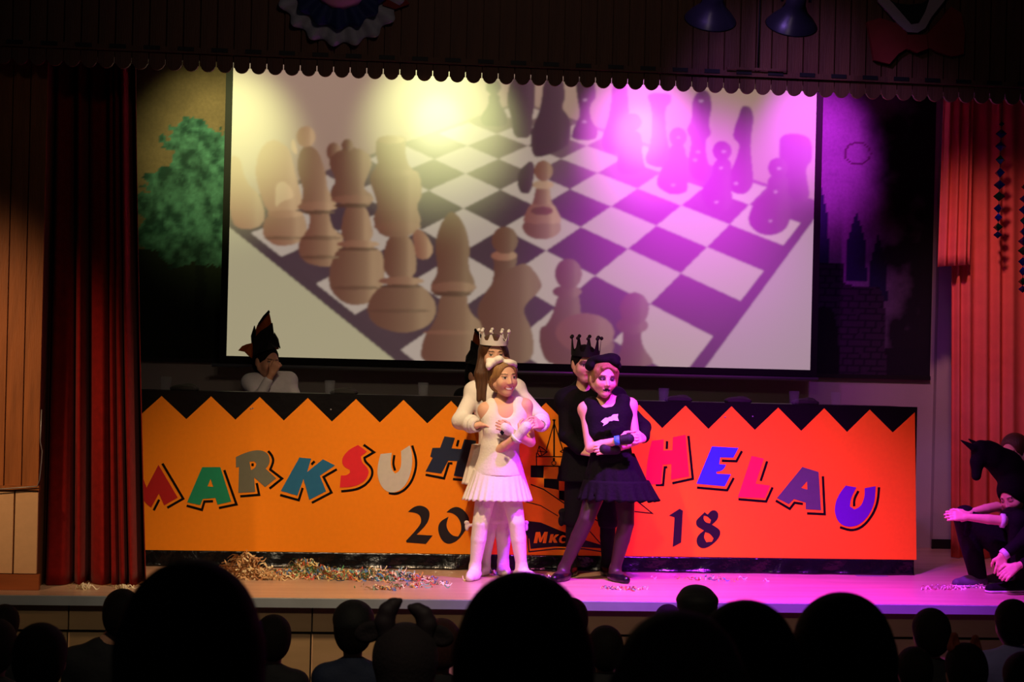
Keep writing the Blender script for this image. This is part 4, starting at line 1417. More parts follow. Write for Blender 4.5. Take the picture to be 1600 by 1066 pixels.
skirt(J(779, 733, .03), J(777, 781, .03), .145, .205, .8, 30, .022, 'white_cloth', t, 'ruffle_skirt', .004, 1)
sdf_part('tights', grow(legs(a) + foot_prims(a['anl'], tl) + foot_prims(a['anr'], tr_), .004), VS * 1.35, 'white_cloth', t, [(J(780, 750), (0, 0, 1)), (flr(tl, .002), (0, 0, -1))])
sdf_part('shoe', grow(foot_prims(a['anl'], tl), .005), VS, 'white_cloth', t, [(flr(tl, .058), (0, 0, 1)), (flr(tl, .001), (0, 0, -1))])
sdf_part('shoe', grow(foot_prims(a['anr'], tr_), .005), VS, 'white_cloth', t, [(flr(tl, .058), (0, 0, 1)), (flr(tl, .001), (0, 0, -1))])
for wr, d in ((a['wrl'], J(832, 655, -.2)), (a['wrr'], J(778, 661, -.17))):
    u = (d - wr) / np.linalg.norm(d - wr)
    gl_ = sdf_part('lace_glove', [cap(wr - u * .035, wr + u * .035, .028, .027, .01), cap(wr + u * .03, wr + u * .055, .029, .03, .01)], .004, 'lace', t)
    v, f = lathe([(.027, -.048), (.037, -.044), (.033, -.038), (.038, -.033), (.027, -.03)], wr, u, 24)
    mk('glove_frill', v, f, 'lace', gl_, smooth=True)
v, f = plate([(784, 672), (788, 676), (785, 681), (781, 676)], 9.72 - .205, .003)
mk('heart_patch', v, f, 'black_cloth', t)

# ---------------------------------------------------------------- queen in white behind her
J = JJ(9.98)
a = dict(neck=J(771, 596, .03), shl=J(741, 612), shr=J(806, 608), ell=J(719, 658, -.08), elr=J(845, 655, -.1), wrl=J(746, 665, -.25), wrr=J(845, 664, -.3),
         hpl=J(757, 735, .02), hpr=J(793, 735, .02), knl=J(764, 815, 0), knr=J(787, 815, 0), anl=flr(J(757, 888, .02), .07), anr=flr(J(786, 886, .02), .07))
t = person('girl', 'girl in white blouse and white paper crown standing behind the girl in white dress', flr(J(772, 898), 0))
ax = frame((.1, -.97, -.1))
hc = J(771, 553, -.02)
tl, tr_ = J(751, 901, -.09), J(790, 899, -.09)
pr = torso(a) + arms(a) + legs(a) + foot_prims(a['anl'], tl) + foot_prims(a['anr'], tr_) + [cap(hc + A(0, .02, -.05), a['neck'], .037, .038, .02)] + head_prims(hc, ax)
h1 = hand_prims(a['wrl'], J(780, 656, -.37) - a['wrl'], (-.1, -.6, 1), (.2, -.5, .6), .95, .28)
h2 = hand_prims(a['wrr'], J(829, 660, -.41) - a['wrr'], (.3, -1, .4), (-.4, -.2, 1), .95, .5)
sdf_part('body', pr + h1 + h2, VS, 'skin', t, cols=lambda V: face_cols(hc, ax, 1, V))
hp, hm = hair_prims(hc, ax, 1, .012)
L_ = [cap(J(756, 550, .0), J(750, 585, -.04), .03, .034, .02), cap(J(750, 585, -.04), J(748, 625, -.07), .032, .014, .02), cap(J(757, 585, -.05), J(757, 628, -.08), .02, .01, .02), cap(J(788, 550, .0), J(795, 590, 0), .026, .03, .02), cap(J(795, 590, 0), J(797, 615, -.02), .025, .012, .02), cap(J(771, 560, .06), J(771, 625, .08), .06, .05, .03)]
sdf_part('hair', hp + L_ + hm, VS * 1.35, 'brown_hair', t)
crown(hc + A(0, 0, .06) @ ax, ax, .084, .096, .026, .056, 9, 'crown_white', t, .1, .1)
sl = []
for e in 'lr':
    S_, E_, W_ = a['sh' + e], a['el' + e], a['wr' + e]
    sl += [cap(S_, E_, .045, .048, .02), cap(E_, E_ * .35 + W_ * .65, .048, .05, .02), cap(E_ * .35 + W_ * .65, E_ * .15 + W_ * .85, .052, .034, .02)]
nc = [cap(J(771, 565, -.1), J(773, 605, -.12), .05, .04, .02, -1), cap(J(771, 570), J(771, 598), .05, .048, .02, -1)]
sdf_part('blouse', grow(torso(a), .016) + sl + nc, VS * 1.35, 'white_cloth', t, [(J(771, 728), (0, 0, -1))])
for e, sd in (('l', 2), ('r', 3)):
    E_, W_ = a['el' + e], a['wr' + e]
    u = (W_ - E_) / np.linalg.norm(W_ - E_)
    v, f = lathe([(.03, -.05), (.05, -.04), (.046, -.03), (.034, -.02), (.042, -.008), (.04, .002), (.026, .0)], W_, u, 30)
    mk('cuff', v, f, 'lace', t, smooth=True)
skirt(J(772, 695, .02), J(772, 757, .02), .135, .195, .72, 16, .03, 'white_cloth', t, 'tunic_skirt', .0, 4)
bl = []
for e in 'lr':
    bl += [cap(a['hp' + e], a['kn' + e] + A(0, 0, .02), .075, .056, .03)]
sdf_part('bloomers', bl, VS * 1.35, 'white_cloth', t, [(J(771, 819), (0, 0, -1))])
sdf_part('stockings', grow(legs(a) + foot_prims(a['anl'], tl) + foot_prims(a['anr'], tr_), .004), VS * 1.35, 'white_cloth', t, [(J(771, 800), (0, 0, 1)), (flr(tl, .002), (0, 0, -1))])
for q in (tl, tr_):
    an = a['anl'] if q is tl else a['anr']
    sdf_part('shoe', grow(foot_prims(an, q), .005), VS, 'white_cloth', t, [(flr(q, .055), (0, 0, 1)), (flr(q, .001), (0, 0, -1))])
for x in (729, 822):
    c = J(x, 822, .02)
    sdf_part('knee_bow', [ell(c + A(0, 0, .02), (.016, .014, .013), None, .01), ell(c + A(.002, 0, -.014), (.011, .012, .017), None, .01), cap(c, c + A((772 - x) / 265 * .5, 0, .015), .01, .008, .01)], .005, 'lace', t)

# ---------------------------------------------------------------- girl in black, in front
J = JJ(9.70)
a = dict(neck=J(947, 625, .03), shl=J(915, 640), shr=J(984, 634), ell=J(922, 700, -.06), elr=J(993, 688, -.03), wrl=J(968, 688, -.17), wrr=J(958, 703, -.12),
         hpl=J(940, 742, .03), hpr=J(974, 742, .03), knl=J(916, 812, -.02), knr=J(978, 818, -.02), anl=flr(J(881, 888, .03), .07), anr=flr(J(961, 890, .03), .07))
t = person('girl', 'girl in black dress and black beret with dark tights, mouth open', flr(J(925, 905), 0))
ax = frame((.16, -.95, -.14), (.03, 0, 1))
hc = J(943, 590, -.03)
tl, tr_ = J(866, 905, -.08), J(978, 908, -.09)
pr = torso(a) + arms(a) + legs(a) + foot_prims(a['anl'], tl) + foot_prims(a['anr'], tr_) + [cap(hc + A(0, .02, -.05), a['neck'], .038, .04, .02)] + head_prims(hc, ax)
h1 = hand_prims(a['wrl'], J(999, 684, -.2) - a['wrl'], (0, -1, .3), (0, 0, 1), .95, .35)
h2 = hand_prims(a['wrr'], J(936, 702, -.14) - a['wrr'], (0, -1, .4), (0, 0, 1), .95, .35)
sdf_part('body', pr + h1 + h2, VS, 'skin', t, cols=lambda V: face_cols(hc, ax, 1, V, lip='#241018', lid='#4a3038', mouth_open=True))
hp, hm = hair_prims(hc, ax, 1, .01, .055)
w_ = lambda x, y, z: hc + A(x, y, z) @ ax
sdf_part('hair', hp + [cap(w_(-.066, .035, .04), w_(-.07, .03, -.04), .014, .01, .02), cap(w_(.06, .04, .04), w_(.068, .02, -.02), .012, .008, .02), cap(w_(-.05, .06, .055), w_(.03, .07, .065), .014, .012, .015)] + hm, VS * 1.35, 'blond_hair', t)
sdf_part('beret', [ell(J(940, 566, .0), (.085, .1, .04), frame((0, -1, .15), (.05, 0, 1)), .02), ell(J(955, 561, -.02), (.055, .08, .035), None, .02), ell(J(922, 572, -.02), (.03, .07, .03), None, .02), ell(J(961, 566, -.08), (.03, .025, .025), None, .012), ell(J(966, 572, -.05), (.018, .03, .025), None, .012)], .0045, 'black_cloth', t)
T = torso(a)
st_ = [cap(J(925, 634, -.005), J(932, 676, -.03), .055, .065, .03), cap(J(973, 630, -.005), J(966, 674, -.03), .055, .065, .03)]
neckcut = [cap(J(947, 605, -.09), J(949, 628, -.10), .06, .042, .012, -1), cap(J(949, 628, -.10), J(952, 650, -.11), .042, .016, .012, -1), cap(J(946, 605, 0), J(946, 626, 0), .055, .05, .02, -1)]
sdf_part('dress', grow(T[1:7], .014) + st_ + [cap(J(955, 690, .02), J(957, 745, .03), .11, .125, .04)] + neckcut, VS * 1.35, 'black_cloth', t, [(J(955, 745, .02), (0, 0, -1))])
skirt(J(957, 708, .02), J(964, 772, .03), .13, .21, .8, 18, .035, 'black_cloth', t, 'flared_skirt', .006, 5)
skirt(J(963, 750, .03), J(966, 781, .03), .195, .24, .8, 22, .04, 'black_cloth', t, 'hem_flounce', .006, 9, 8)
sdf_part('tights', grow(legs(a) + foot_prims(a['anl'], tl) + foot_prims(a['anr'], tr_), .004), VS * 1.35, mat('sheer_tights', '#33201e', .5, .2, 40, .1, 200), t, [(J(955, 750), (0, 0, 1)), (flr(tl, .002), (0, 0, -1))])
for an, q in ((a['anl'], tl), (a['anr'], tr_)):
    sdf_part('shoe', grow(foot_prims(an, q), .005), VS, mat('black_shoe', '#0d0b12', .3, .2), t, [(flr(q, .05), (0, 0, 1)), (flr(q, .001), (0, 0, -1))])
wr, d = a['wrl'], J(999, 684, -.2)
u = (d - wr) / np.linalg.norm(d - wr)
sdf_part('lace_glove', [cap(wr + u * .012, wr + u * .055, .028, .032, .01)], .004, 'black_lace', t)
v, f = lathe([(.022, -.03), (.0275, -.028), (.028, 0), (.024, .004)], wr - u * .0, u, 24)
mk('wristband', v, f, 'blueband', t, smooth=True, label='blue wristband')
wr, d = a['wrr'], J(936, 702, -.14)
u = (d - wr) / np.linalg.norm(d - wr)
sdf_part('lace_glove', [cap(wr - u * .02, wr + u * .055, .027, .032, .01)], .004, 'black_lace', t)
v, f = merge(plate([(954, 653), (946, 653), (939, 659), (944, 662), (942, 666), (949, 662), (954, 657)], 9.70 - .158, .008), plate([(953, 653), (958, 648), (966, 647), (965, 652), (967, 658), (960, 657), (955, 657)], 9.70 - .158, .008), plate([(951, 652), (957, 651), (957, 658), (951, 658)], 9.70 - .163, .012))
mk('chest_bow', v, f, 'white_cloth', t, label='small white bow')

# ---------------------------------------------------------------- king in black behind her
J = JJ(9.98)
a = dict(neck=J(912, 606, .03), shl=J(884, 625), shr=J(962, 622), ell=J(885, 680, -.05), elr=J(1005, 668, -.1), wrl=J(910, 705, -.15), wrr=J(1005, 685, -.3),
         hpl=J(905, 740, .02), hpr=J(945, 740, .02), knl=J(897, 812, 0), knr=J(950, 815, 0), anl=flr(J(893, 886, .03), .07), anr=flr(J(948, 888, .03), .07))
t = person('boy', 'boy in black coat and black paper crown standing behind the girl in black', flr(J(920, 898), 0))
ax = frame((.12, -.96, -.1))
hc = J(914, 568, -.02)
tl, tr_ = J(890, 899, -.08), J(955, 901, -.09)
pr = torso(a, 1.05) + arms(a) + legs(a) + foot_prims(a['anl'], tl) + foot_prims(a['anr'], tr_) + [cap(hc + A(0, .02, -.05), a['neck'], .04, .042, .02)] + head_prims(hc, ax)
h1 = hand_prims(a['wrr'], J(992, 684, -.42) - a['wrr'], (.4, -1, .3), (0, -.3, 1), .95, .45)
h2 = hand_prims(a['wrl'], J(930, 706, -.2) - a['wrl'], (0, -1, .3), (0, 0, 1), .95, .4)
sdf_part('body', pr + h1 + h2, VS * 1.2, 'skin', t, cols=lambda V: face_cols(hc, ax, 1, V, lid='#6a4048'))
hp, hm = hair_prims(hc, ax, 1, .006)
sdf_part('hair', hp + hm, VS * 1.35, 'dark_hair', t)
crown(hc + A(0, 0, .052) @ ax, ax, .086, .098, .026, .082, 9, 'crown_black', t, .06, .35)
sl = []
for e in 'lr':
    S_, E_, W_ = a['sh' + e], a['el' + e], a['wr' + e]
    sl += [cap(S_, E_, .048, .045, .02), cap(E_, E_ * .15 + W_ * .85, .045, .04, .02)]
nc = [cap(J(912, 580, -.1), J(913, 612, -.13), .045, .03, .02, -1), cap(J(912, 580), J(912, 606), .05, .045, .02, -1)]
sdf_part('coat', grow(torso(a, 1.05), .022) + sl + nc, VS * 1.35, 'black_cloth', t, [(J(912, 728), (0, 0, -1))])
skirt(J(922, 700, .02), J(922, 752, .02), .16, .2, .72, 9, .03, 'black_cloth', t, 'coat_skirt', 0, 6)
tro = []
for e in 'lr':
    tro += [cap(a['hp' + e], a['kn' + e] + A(0, 0, 0), .088, .062, .03)]
sdf_part('breeches', tro, VS * 1.35, 'black_cloth', t, [(J(912, 824), (0, 0, -1))])
sdf_part('stockings', grow(legs(a) + foot_prims(a['anl'], tl) + foot_prims(a['anr'], tr_), .004), VS * 1.35, 'black_cloth', t, [(J(912, 800), (0, 0, 1)), (flr(tl, .002), (0, 0, -1))])
for an, q in ((a['anl'], tl), (a['anr'], tr_)):
    sdf_part('shoe', grow(foot_prims(an, q), .006), VS, MATS['black_shoe'], t, [(flr(q, .055), (0, 0, 1)), (flr(q, .001), (0, 0, -1))])
c = J(880, 806, .0)
sdf_part('knee_bow', [ell(c + A(0, 0, .02), (.03, .02, .025), None, .01), ell(c + A(-.01, 0, -.03), (.02, .018, .035), None, .01), ell(c + A(.02, 0, -.03), (.018, .018, .03), None, .01), cap(c, c + A(.05, 0, 0), .012, .01, .01)], .005, 'black_cloth', t)

# ---------------------------------------------------------------- seated committee boys behind the table
def sheetpoly(name, pts2, depth, m, parent, th=.005, bulge=.0, segs=None):
    """cloth panel from an outline of world points, with thickness"""
    P3 = [np.asarray(p, float) for p in pts2]
    cen = sum(P3) / len(P3)
    n = np.cross(P3[1] - cen, P3[0] - cen)
    n /= np.linalg.norm(n)
    V = [cen + n * bulge] + P3 + [cen + n * (bulge - th)] + [p - n * th for p in P3]
    k = len(P3)
    Fc = []
    for i in range(k):
        j = (i + 1) % k
        Fc += [(0, 1 + i, 1 + j), (k + 1, k + 2 + j, k + 2 + i), (1 + i, k + 2 + i, k + 2 + j, 1 + j)]
    return mk(name, V, Fc, m, parent)


def jester_hat(J, o, k, parent):
    """tall folded cap: black front and side panels, orange linings, drooping back point"""
    q = lambda x, y, d=0.0: J(o[0] + (x - 415) * k, o[1] + (y - 563) * abs(k), d)
    hat = sheetpoly('hat_front', [q(396, 556, -.06), q(404, 552, -.10), q(418, 547, -.115), q(430, 544, -.10), q(436, 543, -.06), q(432, 531, -.06), q(428, 521, -.07), q(426, 505, -.06), q(419, 511, -.08), q(408, 518, -.09), q(398, 529, -.08)], 0, 'hat_black', parent, .005, .012)
    sheetpoly('hat_back', [q(396, 556, .10), q(436, 545, .10), q(434, 532, .08), q(427, 520, .04), q(423, 498, .0), q(420, 485, -.01), q(411, 495, .0), q(402, 508, .03), q(396, 525, .07)], 0, 'hat_orange', parent, .005, -.012)
    sheetpoly('hat_side', [q(396, 557, -.06), q(395, 558, .1), q(393, 540, .08), q(392, 525, .06), q(397, 509, .03), q(399, 518, -.03), q(397, 530, -.06)], 0, 'hat_black', parent, .005, -.01)
    sheetpoly('hat_side', [q(437, 543, -.06), q(437, 545, .1), q(434, 530, .07), q(428, 520, .02), q(431, 528, -.04)], 0, 'hat_black', parent, .005, .01)
    sheetpoly('hat_point', [q(396, 562, .02), q(394, 536, .02), q(385, 538, -.0), q(378, 541, -.02), q(372, 548, -.02), q(382, 550, -.01), q(388, 556, 0)], 0, 'hat_orange', parent, .006, .012)
    sheetpoly('hat_edge', [q(403, 506, -.012), q(411, 494, -.02), q(420, 484.5, -.022), q(422, 488, -.022), q(413, 498, -.02), q(405, 508, -.01)], 0, 'hat_black', parent, .005, .002)


def committee_boy(label, ox, oy, hand, dark=False, hk=1.0):
    J = JJ(11.1)
    d = lambda x, y, z=0.0: J(ox + x, oy + y, z)
    a = dict(neck=d(4, 28, .04), shl=d(-24, 35), shr=d(36, 32), ell=d(-12, 62, -.12), elr=d(48, 62, -.05), wrl=d(10, 20, -.16), wrr=d(30, 68, -.2))
    for e, x in (('l', -10), ('r', 22)):
        h = d(x, 110, .05)
        h[2] = ST + .42
        a['hp' + e] = h
        a['kn' + e] = h + A(0, -.22, .02)
        a['an' + e] = A(h[0], h[1] - .2, ST + .07)
    if not hand:
        a['wrl'] = d(0, 70, -.2)
    t = person('boy', label, A(ox * 0, 0, 0) + A(a['hpl'][0] + .07, 11.1, ST))
    ax = frame((.62, -.76, -.1), (.03, 0, 1))
    hc = d(2, 2, -.01)
    pr = torso(a) + arms(a) + legs(a) + foot_prims(a['anl'], a['anl'] + A(0, -.13, 0)) + foot_prims(a['anr'], a['anr'] + A(0, -.13, 0)) + [cap(hc + A(0, .02, -.05), a['neck'], .037, .038, .02)] + head_prims(hc, ax)
    if hand:
        pr += hand_prims(a['wrl'], d(17, 6, -.17) - a['wrl'], (-.3, -1, .2), (-.6, 0, .6), .95, 1.1)
    sdf_part('body', pr, .006, 'skin', t, cols=lambda V: face_cols(hc, ax, 1, V, base=lin('#d49a7c')))
    hp, hm = hair_prims(hc, ax, 1, .005)
    sdf_part('hair', hp + hm, .006, 'dark_hair', t)
    sl = []
    for e in 'lr':
        sl += [cap(a['sh' + e], a['el' + e], .044, .04, .02), cap(a['el' + e], a['el' + e] * .3 + a['wr' + e] * .7, .04, .032, .02)]
    nc = [cap(d(4, -5, -.1), d(7, 30, -.12), .04, .02, .02, -1), cap(d(4, 0), d(4, 27), .05, .044, .02, -1)]
    sdf_part('shirt', grow(torso(a), .014) + sl + nc, .008, 'black_cloth' if dark else 'shirt', t)
    sdf_part('trousers', grow(legs(a), .012), .008, 'black_cloth', t, [(A(0, 0, ST + .06), (0, 0, -1))])
    jester_hat(J, (ox, oy), hk, t)


committee_boy('boy in white shirt and pointed black orange cap, fist before his nose', 415, 563, True)
committee_boy('boy in dark pointed cap mostly hidden behind the girl in white crown', 747, 585, False, True, -.92)

# ---------------------------------------------------------------- crouching children at the right
J = JJ(9.66)
t = person('child', 'crouching child under a black horse head hood, arms resting on a knee', flr(J(1550, 905), 0))
a = dict(neck=J(1596, 795, .0), shl=J(1580, 812, -.12), shr=J(1618, 812, .1), ell=J(1568, 814, -.25), elr=J(1557, 792, .0), wrl=J(1508, 808, -.22), wrr=J(1515, 801, -.1),
         hpl=J(1588, 868, -.06), hpr=J(1608, 868, .08), knl=J(1508, 808, -.06), knr=J(1560, 850, .12), anl=flr(J(1528, 890, .0), .07), anr=flr(J(1575, 890, .12), .07))
ax = frame((-.72, -.5, -.48), (-.35, -.05, 1))
hc = J(1583, 773, -.06)
tl, tr_ = J(1496, 905, -.03), J(1540, 900, .12)
pr = torso(a) + arms(a) + legs(a) + foot_prims(a['anl'], tl) + foot_prims(a['anr'], tr_) + [cap(hc + A(.02, .02, -.03), a['neck'], .04, .042, .02)] + head_prims(hc, ax, .98)
pr += hand_prims(a['wrl'], J(1482, 805, -.22) - a['wrl'], (.2, -1, .5), (0, 0, 1), .98, .25) + hand_prims(a['wrr'], J(1490, 801, -.13) - a['wrr'], (.2, -.5, 1), (0, -.5, .5), .98, .3)
sdf_part('body', pr, .0055, 'skin', t, cols=lambda V: face_cols(hc, ax, .98, V, lid='#c08878', closed=True))
hs = [cap(J(1600, 765, .02), J(1572, 728, .0), .105, .095, .03), cap(J(1572, 728, .0), J(1549, 712, -.02), .09, .075, .03), cap(J(1549, 712, -.02), J(1533, 703, -.03), .07, .052, .03), cap(J(1533, 703, -.03), J(1527, 722, -.04), .05, .04, .03), cap(J(1527, 722, -.04), J(1525.5, 744, -.05), .038, .028, .02),
      cap(J(1521, 700, -.06), J(1501, 688, -.06), .022, .004, .02), cap(J(1530, 697, .03), J(1513, 686, .03), .02, .004, .02), cap(J(1545, 695, -.02), J(1590, 728, .04), .02, .03, .03), cap(J(1598, 770, .0), J(1602, 800, .0), .11, .12, .03)]
wh = lambda x, y, z: hc + A(x, y, z) @ ax
sdf_part('horse_hood', hs + [ell(wh(0, -.02, .02), A(.095, .105, .1), ax, .03), ell(wh(0, .09, -.035), A(.062, .075, .09), ax, .015, -1)], .0055, 'horse', t)
sl = [cap(a['shl'], a['shl'] * .35 + a['ell'] * .65, .055, .05, .03), cap(a['shr'], a['shr'] * .5 + a['elr'] * .5, .055, .05, .03)]
sdf_part('black_top', grow(torso(a), .02) + sl, .0065, 'black_cloth', t)
u = (a['wrl'] - a['ell']) / np.linalg.norm(a['wrl'] - a['ell'])
v, f = lathe([(.03, -.012), (.042, -.01), (.042, .012), (.03, .014)], a['ell'] * .98 + a['wrl'] * .02, u, 20)
mk('white_cuff', v, f, 'sole', t, smooth=True)
sdf_part('trousers', grow(legs(a), .026), .0065, 'black_cloth', t, [(flr(tl, .05), (0, 0, -1))])
for an, q in ((a['anl'], tl), (a['anr'], tr_)):
    sh_ = sdf_part('shoe', grow(foot_prims(an, q), .012), .005, 'shoe', t, [(flr(q, .075), (0, 0, 1)), (flr(q, .014), (0, 0, -1))])
    sdf_part('sole', grow(foot_prims(an, q), .016), .0045, 'sole', sh_, [(flr(q, .0145), (0, 0, 1)), (flr(q, .001), (0, 0, -1))])

J = JJ(10.0)
t = person('child', 'kneeling child with short hair and white collar, half hidden by the horse hood', flr(J(1610, 895), 0))
a = dict(neck=J(1598, 735, .02), shl=J(1580, 755, -.02), shr=J(1640, 755, .06), ell=J(1580, 815, -.1), elr=J(1655, 815, -.05), wrl=J(1600, 860, -.2), wrr=J(1640, 860, -.2),
         hpl=J(1595, 860, .05), hpr=J(1632, 860, .05))
for e in 'lr':
    a['kn' + e] = flr(a['hp' + e] + A(0, -.25, 0), .07)
    a['an' + e] = flr(a['hp' + e] + A(0, .12, 0), .06)
ax = frame((.1, .55, .05), (-.1, 0, 1))
hc = J(1584, 706, .0)
ax = frame((-.55, -.45, -.15))
pr = torso(a) + arms(a) + legs(a) + [cap(hc + A(0, .02, -.05), a['neck'], .04, .042, .02)] + head_prims(hc, ax)
pr += hand_prims(a['wrl'], A(0, -1, -.2), (0, 0, 1), (1, 0, 0), .98, .4) + hand_prims(a['wrr'], A(0, -1, -.2), (0, 0, 1), (-1, 0, 0), .98, .4)
sdf_part('body', pr, .0075, 'skin', t, cols=lambda V: face_cols(hc, ax, 1, V))
hp, hm = hair_prims(hc, ax, 1, .008)
sdf_part('hair', hp + hm, .006, 'brown_hair', t)
v, f = lathe([(.045, -.02), (.055, -.015), (.06, .01), (.048, .02)], a['neck'] + A(0, 0, -.005), (0, 0, 1), 24)
mk('collar', v, f, 'sole', t, smooth=True)
sl = [cap(a['sh' + e], a['el' + e], .055, .048, .03) for e in 'lr'] + [cap(a['el' + e], a['wr' + e], .046, .04, .03) for e in 'lr']
sdf_part('black_top', grow(torso(a), .02) + sl, .008, 'black_cloth', t)
sdf_part('trousers', grow(legs(a), .02), .008, 'black_cloth', t, [(A(0, 0, ST + .002), (0, 0, -1))])

J = JJ(9.42)
t = person('child', 'crouching child in black at the frame edge, hands hanging over a white soled shoe', flr(J(1600, 918), 0))
a = dict(neck=J(1650, 770, .05), shl=J(1630, 795, -.02), shr=J(1690, 795, .05), ell=J(1605, 840, -.1), elr=J(1640, 868, -.12), wrl=J(1567, 868, -.1), wrr=J(1588, 885, -.15),
         hpl=J(1650, 868, .05), hpr=J(1680, 868, .08), knl=J(1590, 815, -.02), knr=J(1640, 820, -.1), anl=flr(J(1596, 895, .02), .075), anr=flr(J(1650, 900, -.02), .075))
ax = frame((-.8, -.5, -.3))
hc = J(1640, 738, .0)
tl, tr_ = J(1548, 918, -.04), J(1610, 922, -.08)
pr = torso(a) + arms(a) + legs(a) + foot_prims(a['anl'], tl) + foot_prims(a['anr'], tr_) + [cap(hc + A(0, .02, -.05), a['neck'], .04, .042, .02)] + head_prims(hc, ax)
pr += hand_prims(a['wrl'], J(1563, 893, -.1) - a['wrl'], (-.3, -1, 0), (-1, 0, 0), 1.0, .2) + hand_prims(a['wrr'], J(1563, 904, -.17) - a['wrr'], (-.3, -1, .6), (-.5, 0, 1), 1.0, .3)
sdf_part('body', pr, .0055, 'skin', t, cols=lambda V: face_cols(hc, ax, 1, V))
hp, hm = hair_prims(hc, ax, 1, .008)
sdf_part('hair', hp + hm, .007, 'brown_hair', t)
sl = [cap(a['sh' + e], a['el' + e], .055, .048, .03) for e in 'lr'] + [cap(a['el' + e], a['el' + e] * .25 + a['wr' + e] * .75, .046, .034, .03) for e in 'lr']
sdf_part('black_top', grow(torso(a), .02) + sl, .007, 'black_cloth', t)
u = (a['wrl'] - a['ell']) / np.linalg.norm(a['wrl'] - a['ell'])
v, f = lathe([(.024, -.03), (.034, -.026), (.033, .0), (.024, .002)], a['wrl'], u, 20)
mk('white_cuff', v, f, 'sole', t, smooth=True)
sdf_part('trousers', grow(legs(a), .02), .007, 'black_cloth', t, [(flr(tl, .05), (0, 0, -1))])
for an, q in ((a['anl'], tl), (a['anr'], tr_)):
    sh_ = sdf_part('shoe', grow(foot_prims(an, q), .012), .005, 'black_cloth', t, [(flr(q, .075), (0, 0, 1)), (flr(q, .014), (0, 0, -1))])
    sdf_part('sole', grow(foot_prims(an, q), .016), .0045, 'sole', sh_, [(flr(q, .0145), (0, 0, 1)), (flr(q, .001), (0, 0, -1))])

# ================================================================== audience, seen from behind
def aud(label, px, ytop, wpx, D, hair='dark_hair', top='aud_cloth', style='short', turn=0.0, lean=0.0, sw=1.0, extra=None):
    tp = P(px, ytop, D)
    w = wpx * D / F_PX
    s = w / (.19 if style == 'wide' else .172)
    s = min(s, 1.25)
    Hh = tp[2]
    bs = Hh / 1.35
    hc = tp - A(0, 0, .118 * s)
    ax = frame((math.sin(turn), math.cos(turn), -.02))
    x, y = hc[0] + lean, hc[1]
    zs_ = hc[2] - .205 * s
    a = dict(neck=A(x, y - .02, zs_ + .05 * s), shl=A(x - .13 * bs * sw, y - .02, zs_), shr=A(x + .13 * bs * sw, y - .02, zs_))
    for e, sg in (('l', -1), ('r', 1)):
        a['el' + e] = A(x + sg * .165 * bs * sw, y - .02, zs_ - .22 * bs)
        a['wr' + e] = A(x + sg * .15 * bs * sw, y + .08 * bs, zs_ - .38 * bs)
        a['hp' + e] = A(x + sg * .07 * bs, y - .01, Hh * .52)
        a['kn' + e] = A(x + sg * .075 * bs, y, Hh * .28)
        a['an' + e] = A(x + sg * .075 * bs, y - .01, .07 * bs)
    t = person('spectator', label, (x, y, 0), 'audience in front of the stage')
    vs = .014 if wpx < 120 else .016
    pr = torso(a, bs) + arms(a, bs) + legs(a, bs)
    for e in 'lr':
        pr += [cap(a['an' + e], a['an' + e] + A(0, .14 * bs, -.035 * bs), .035 * bs, .028 * bs, .02)]
        pr += grow(hand_prims(a['wr' + e], (0, .5, -1), (1 if e == 'r' else -1, 0, 0), (0, 1, 0), bs * 1.05, .3, .3), .003)
    pr += [cap(hc + A(0, -.01, -.06 * s), a['neck'], .043 * s, .045 * bs, .02)] + head_prims(hc, ax, s, True)
    sdf_part('body', pr, vs, 'skin', t, cols=lambda V: face_cols(hc, ax, s, V, base=lin('#b58468')))
    hp, hm = hair_prims(hc, ax, s, .012 if style == 'short' else .02)
    w_ = lambda a1, b1, c1: hc + s * (A(a1, b1, c1) @ ax)
    if style in ('long', 'wide'):
        hp += [cap(w_(0, -.04, .0), w_(0, -.06, -.2), .088 * s, .08 * s, .03), cap(w_(-.05, -.02, 0), w_(-.06, -.04, -.2), .05 * s, .045 * s, .03), cap(w_(.05, -.02, 0), w_(.06, -.04, -.2), .05 * s, .045 * s, .03)]
    sdf_part('hair', hp + hm, vs * .8, hair, t)
    sl = [cap(a['sh' + e], a['el' + e], .052 * bs, .046 * bs, .03) for e in 'lr'] + [cap(a['el' + e], a['wr' + e] * .9 + a['el' + e] * .1, .045 * bs, .038 * bs, .03) for e in 'lr']
    sdf_part('jacket', grow(torso(a, bs), .022 * bs) + sl, vs, top, t, [(A(0, 0, Hh * .46), (0, 0, -1))])
    sdf_part('trousers', grow(legs(a, bs), .016 * bs), vs * 1.3, 'aud_cloth', t, [(A(0, 0, .06 * bs), (0, 0, -1)), (A(0, 0, Hh * .5), (0, 0, 1))])
    if extra:
        extra(t, hc, ax, s, w_, vs)
    return t


def beanie(t, hc, ax, s, w_, vs):
    sdf_part('knit_hat', [ell(w_(0, -.012, .045), A(.09, .104, .085) * s, ax, .01), cap(w_(-.05, .05, .01), w_(.05, .05, .01), .03 * s, None, .03), cap(w_(0, -.05, 0), w_(0, -.06, -.02), .07 * s, .05 * s, .03)], .007, 'hat_black', t)


def flatcap(t, hc, ax, s, w_, vs):
    sdf_part('peaked_cap', [ell(w_(0, -.0, .07), A(.096, .11, .055) * s, ax, .02), ell(w_(0, .02, .1), A(.07, .08, .04) * s, ax, .02), ell(w_(0, -.0, .04), A(.092, .106, .03) * s, ax, .01), ell(w_(0, .12, .035), A(.06, .06, .012) * s, ax, .01)], .007, 'hat_black', t)


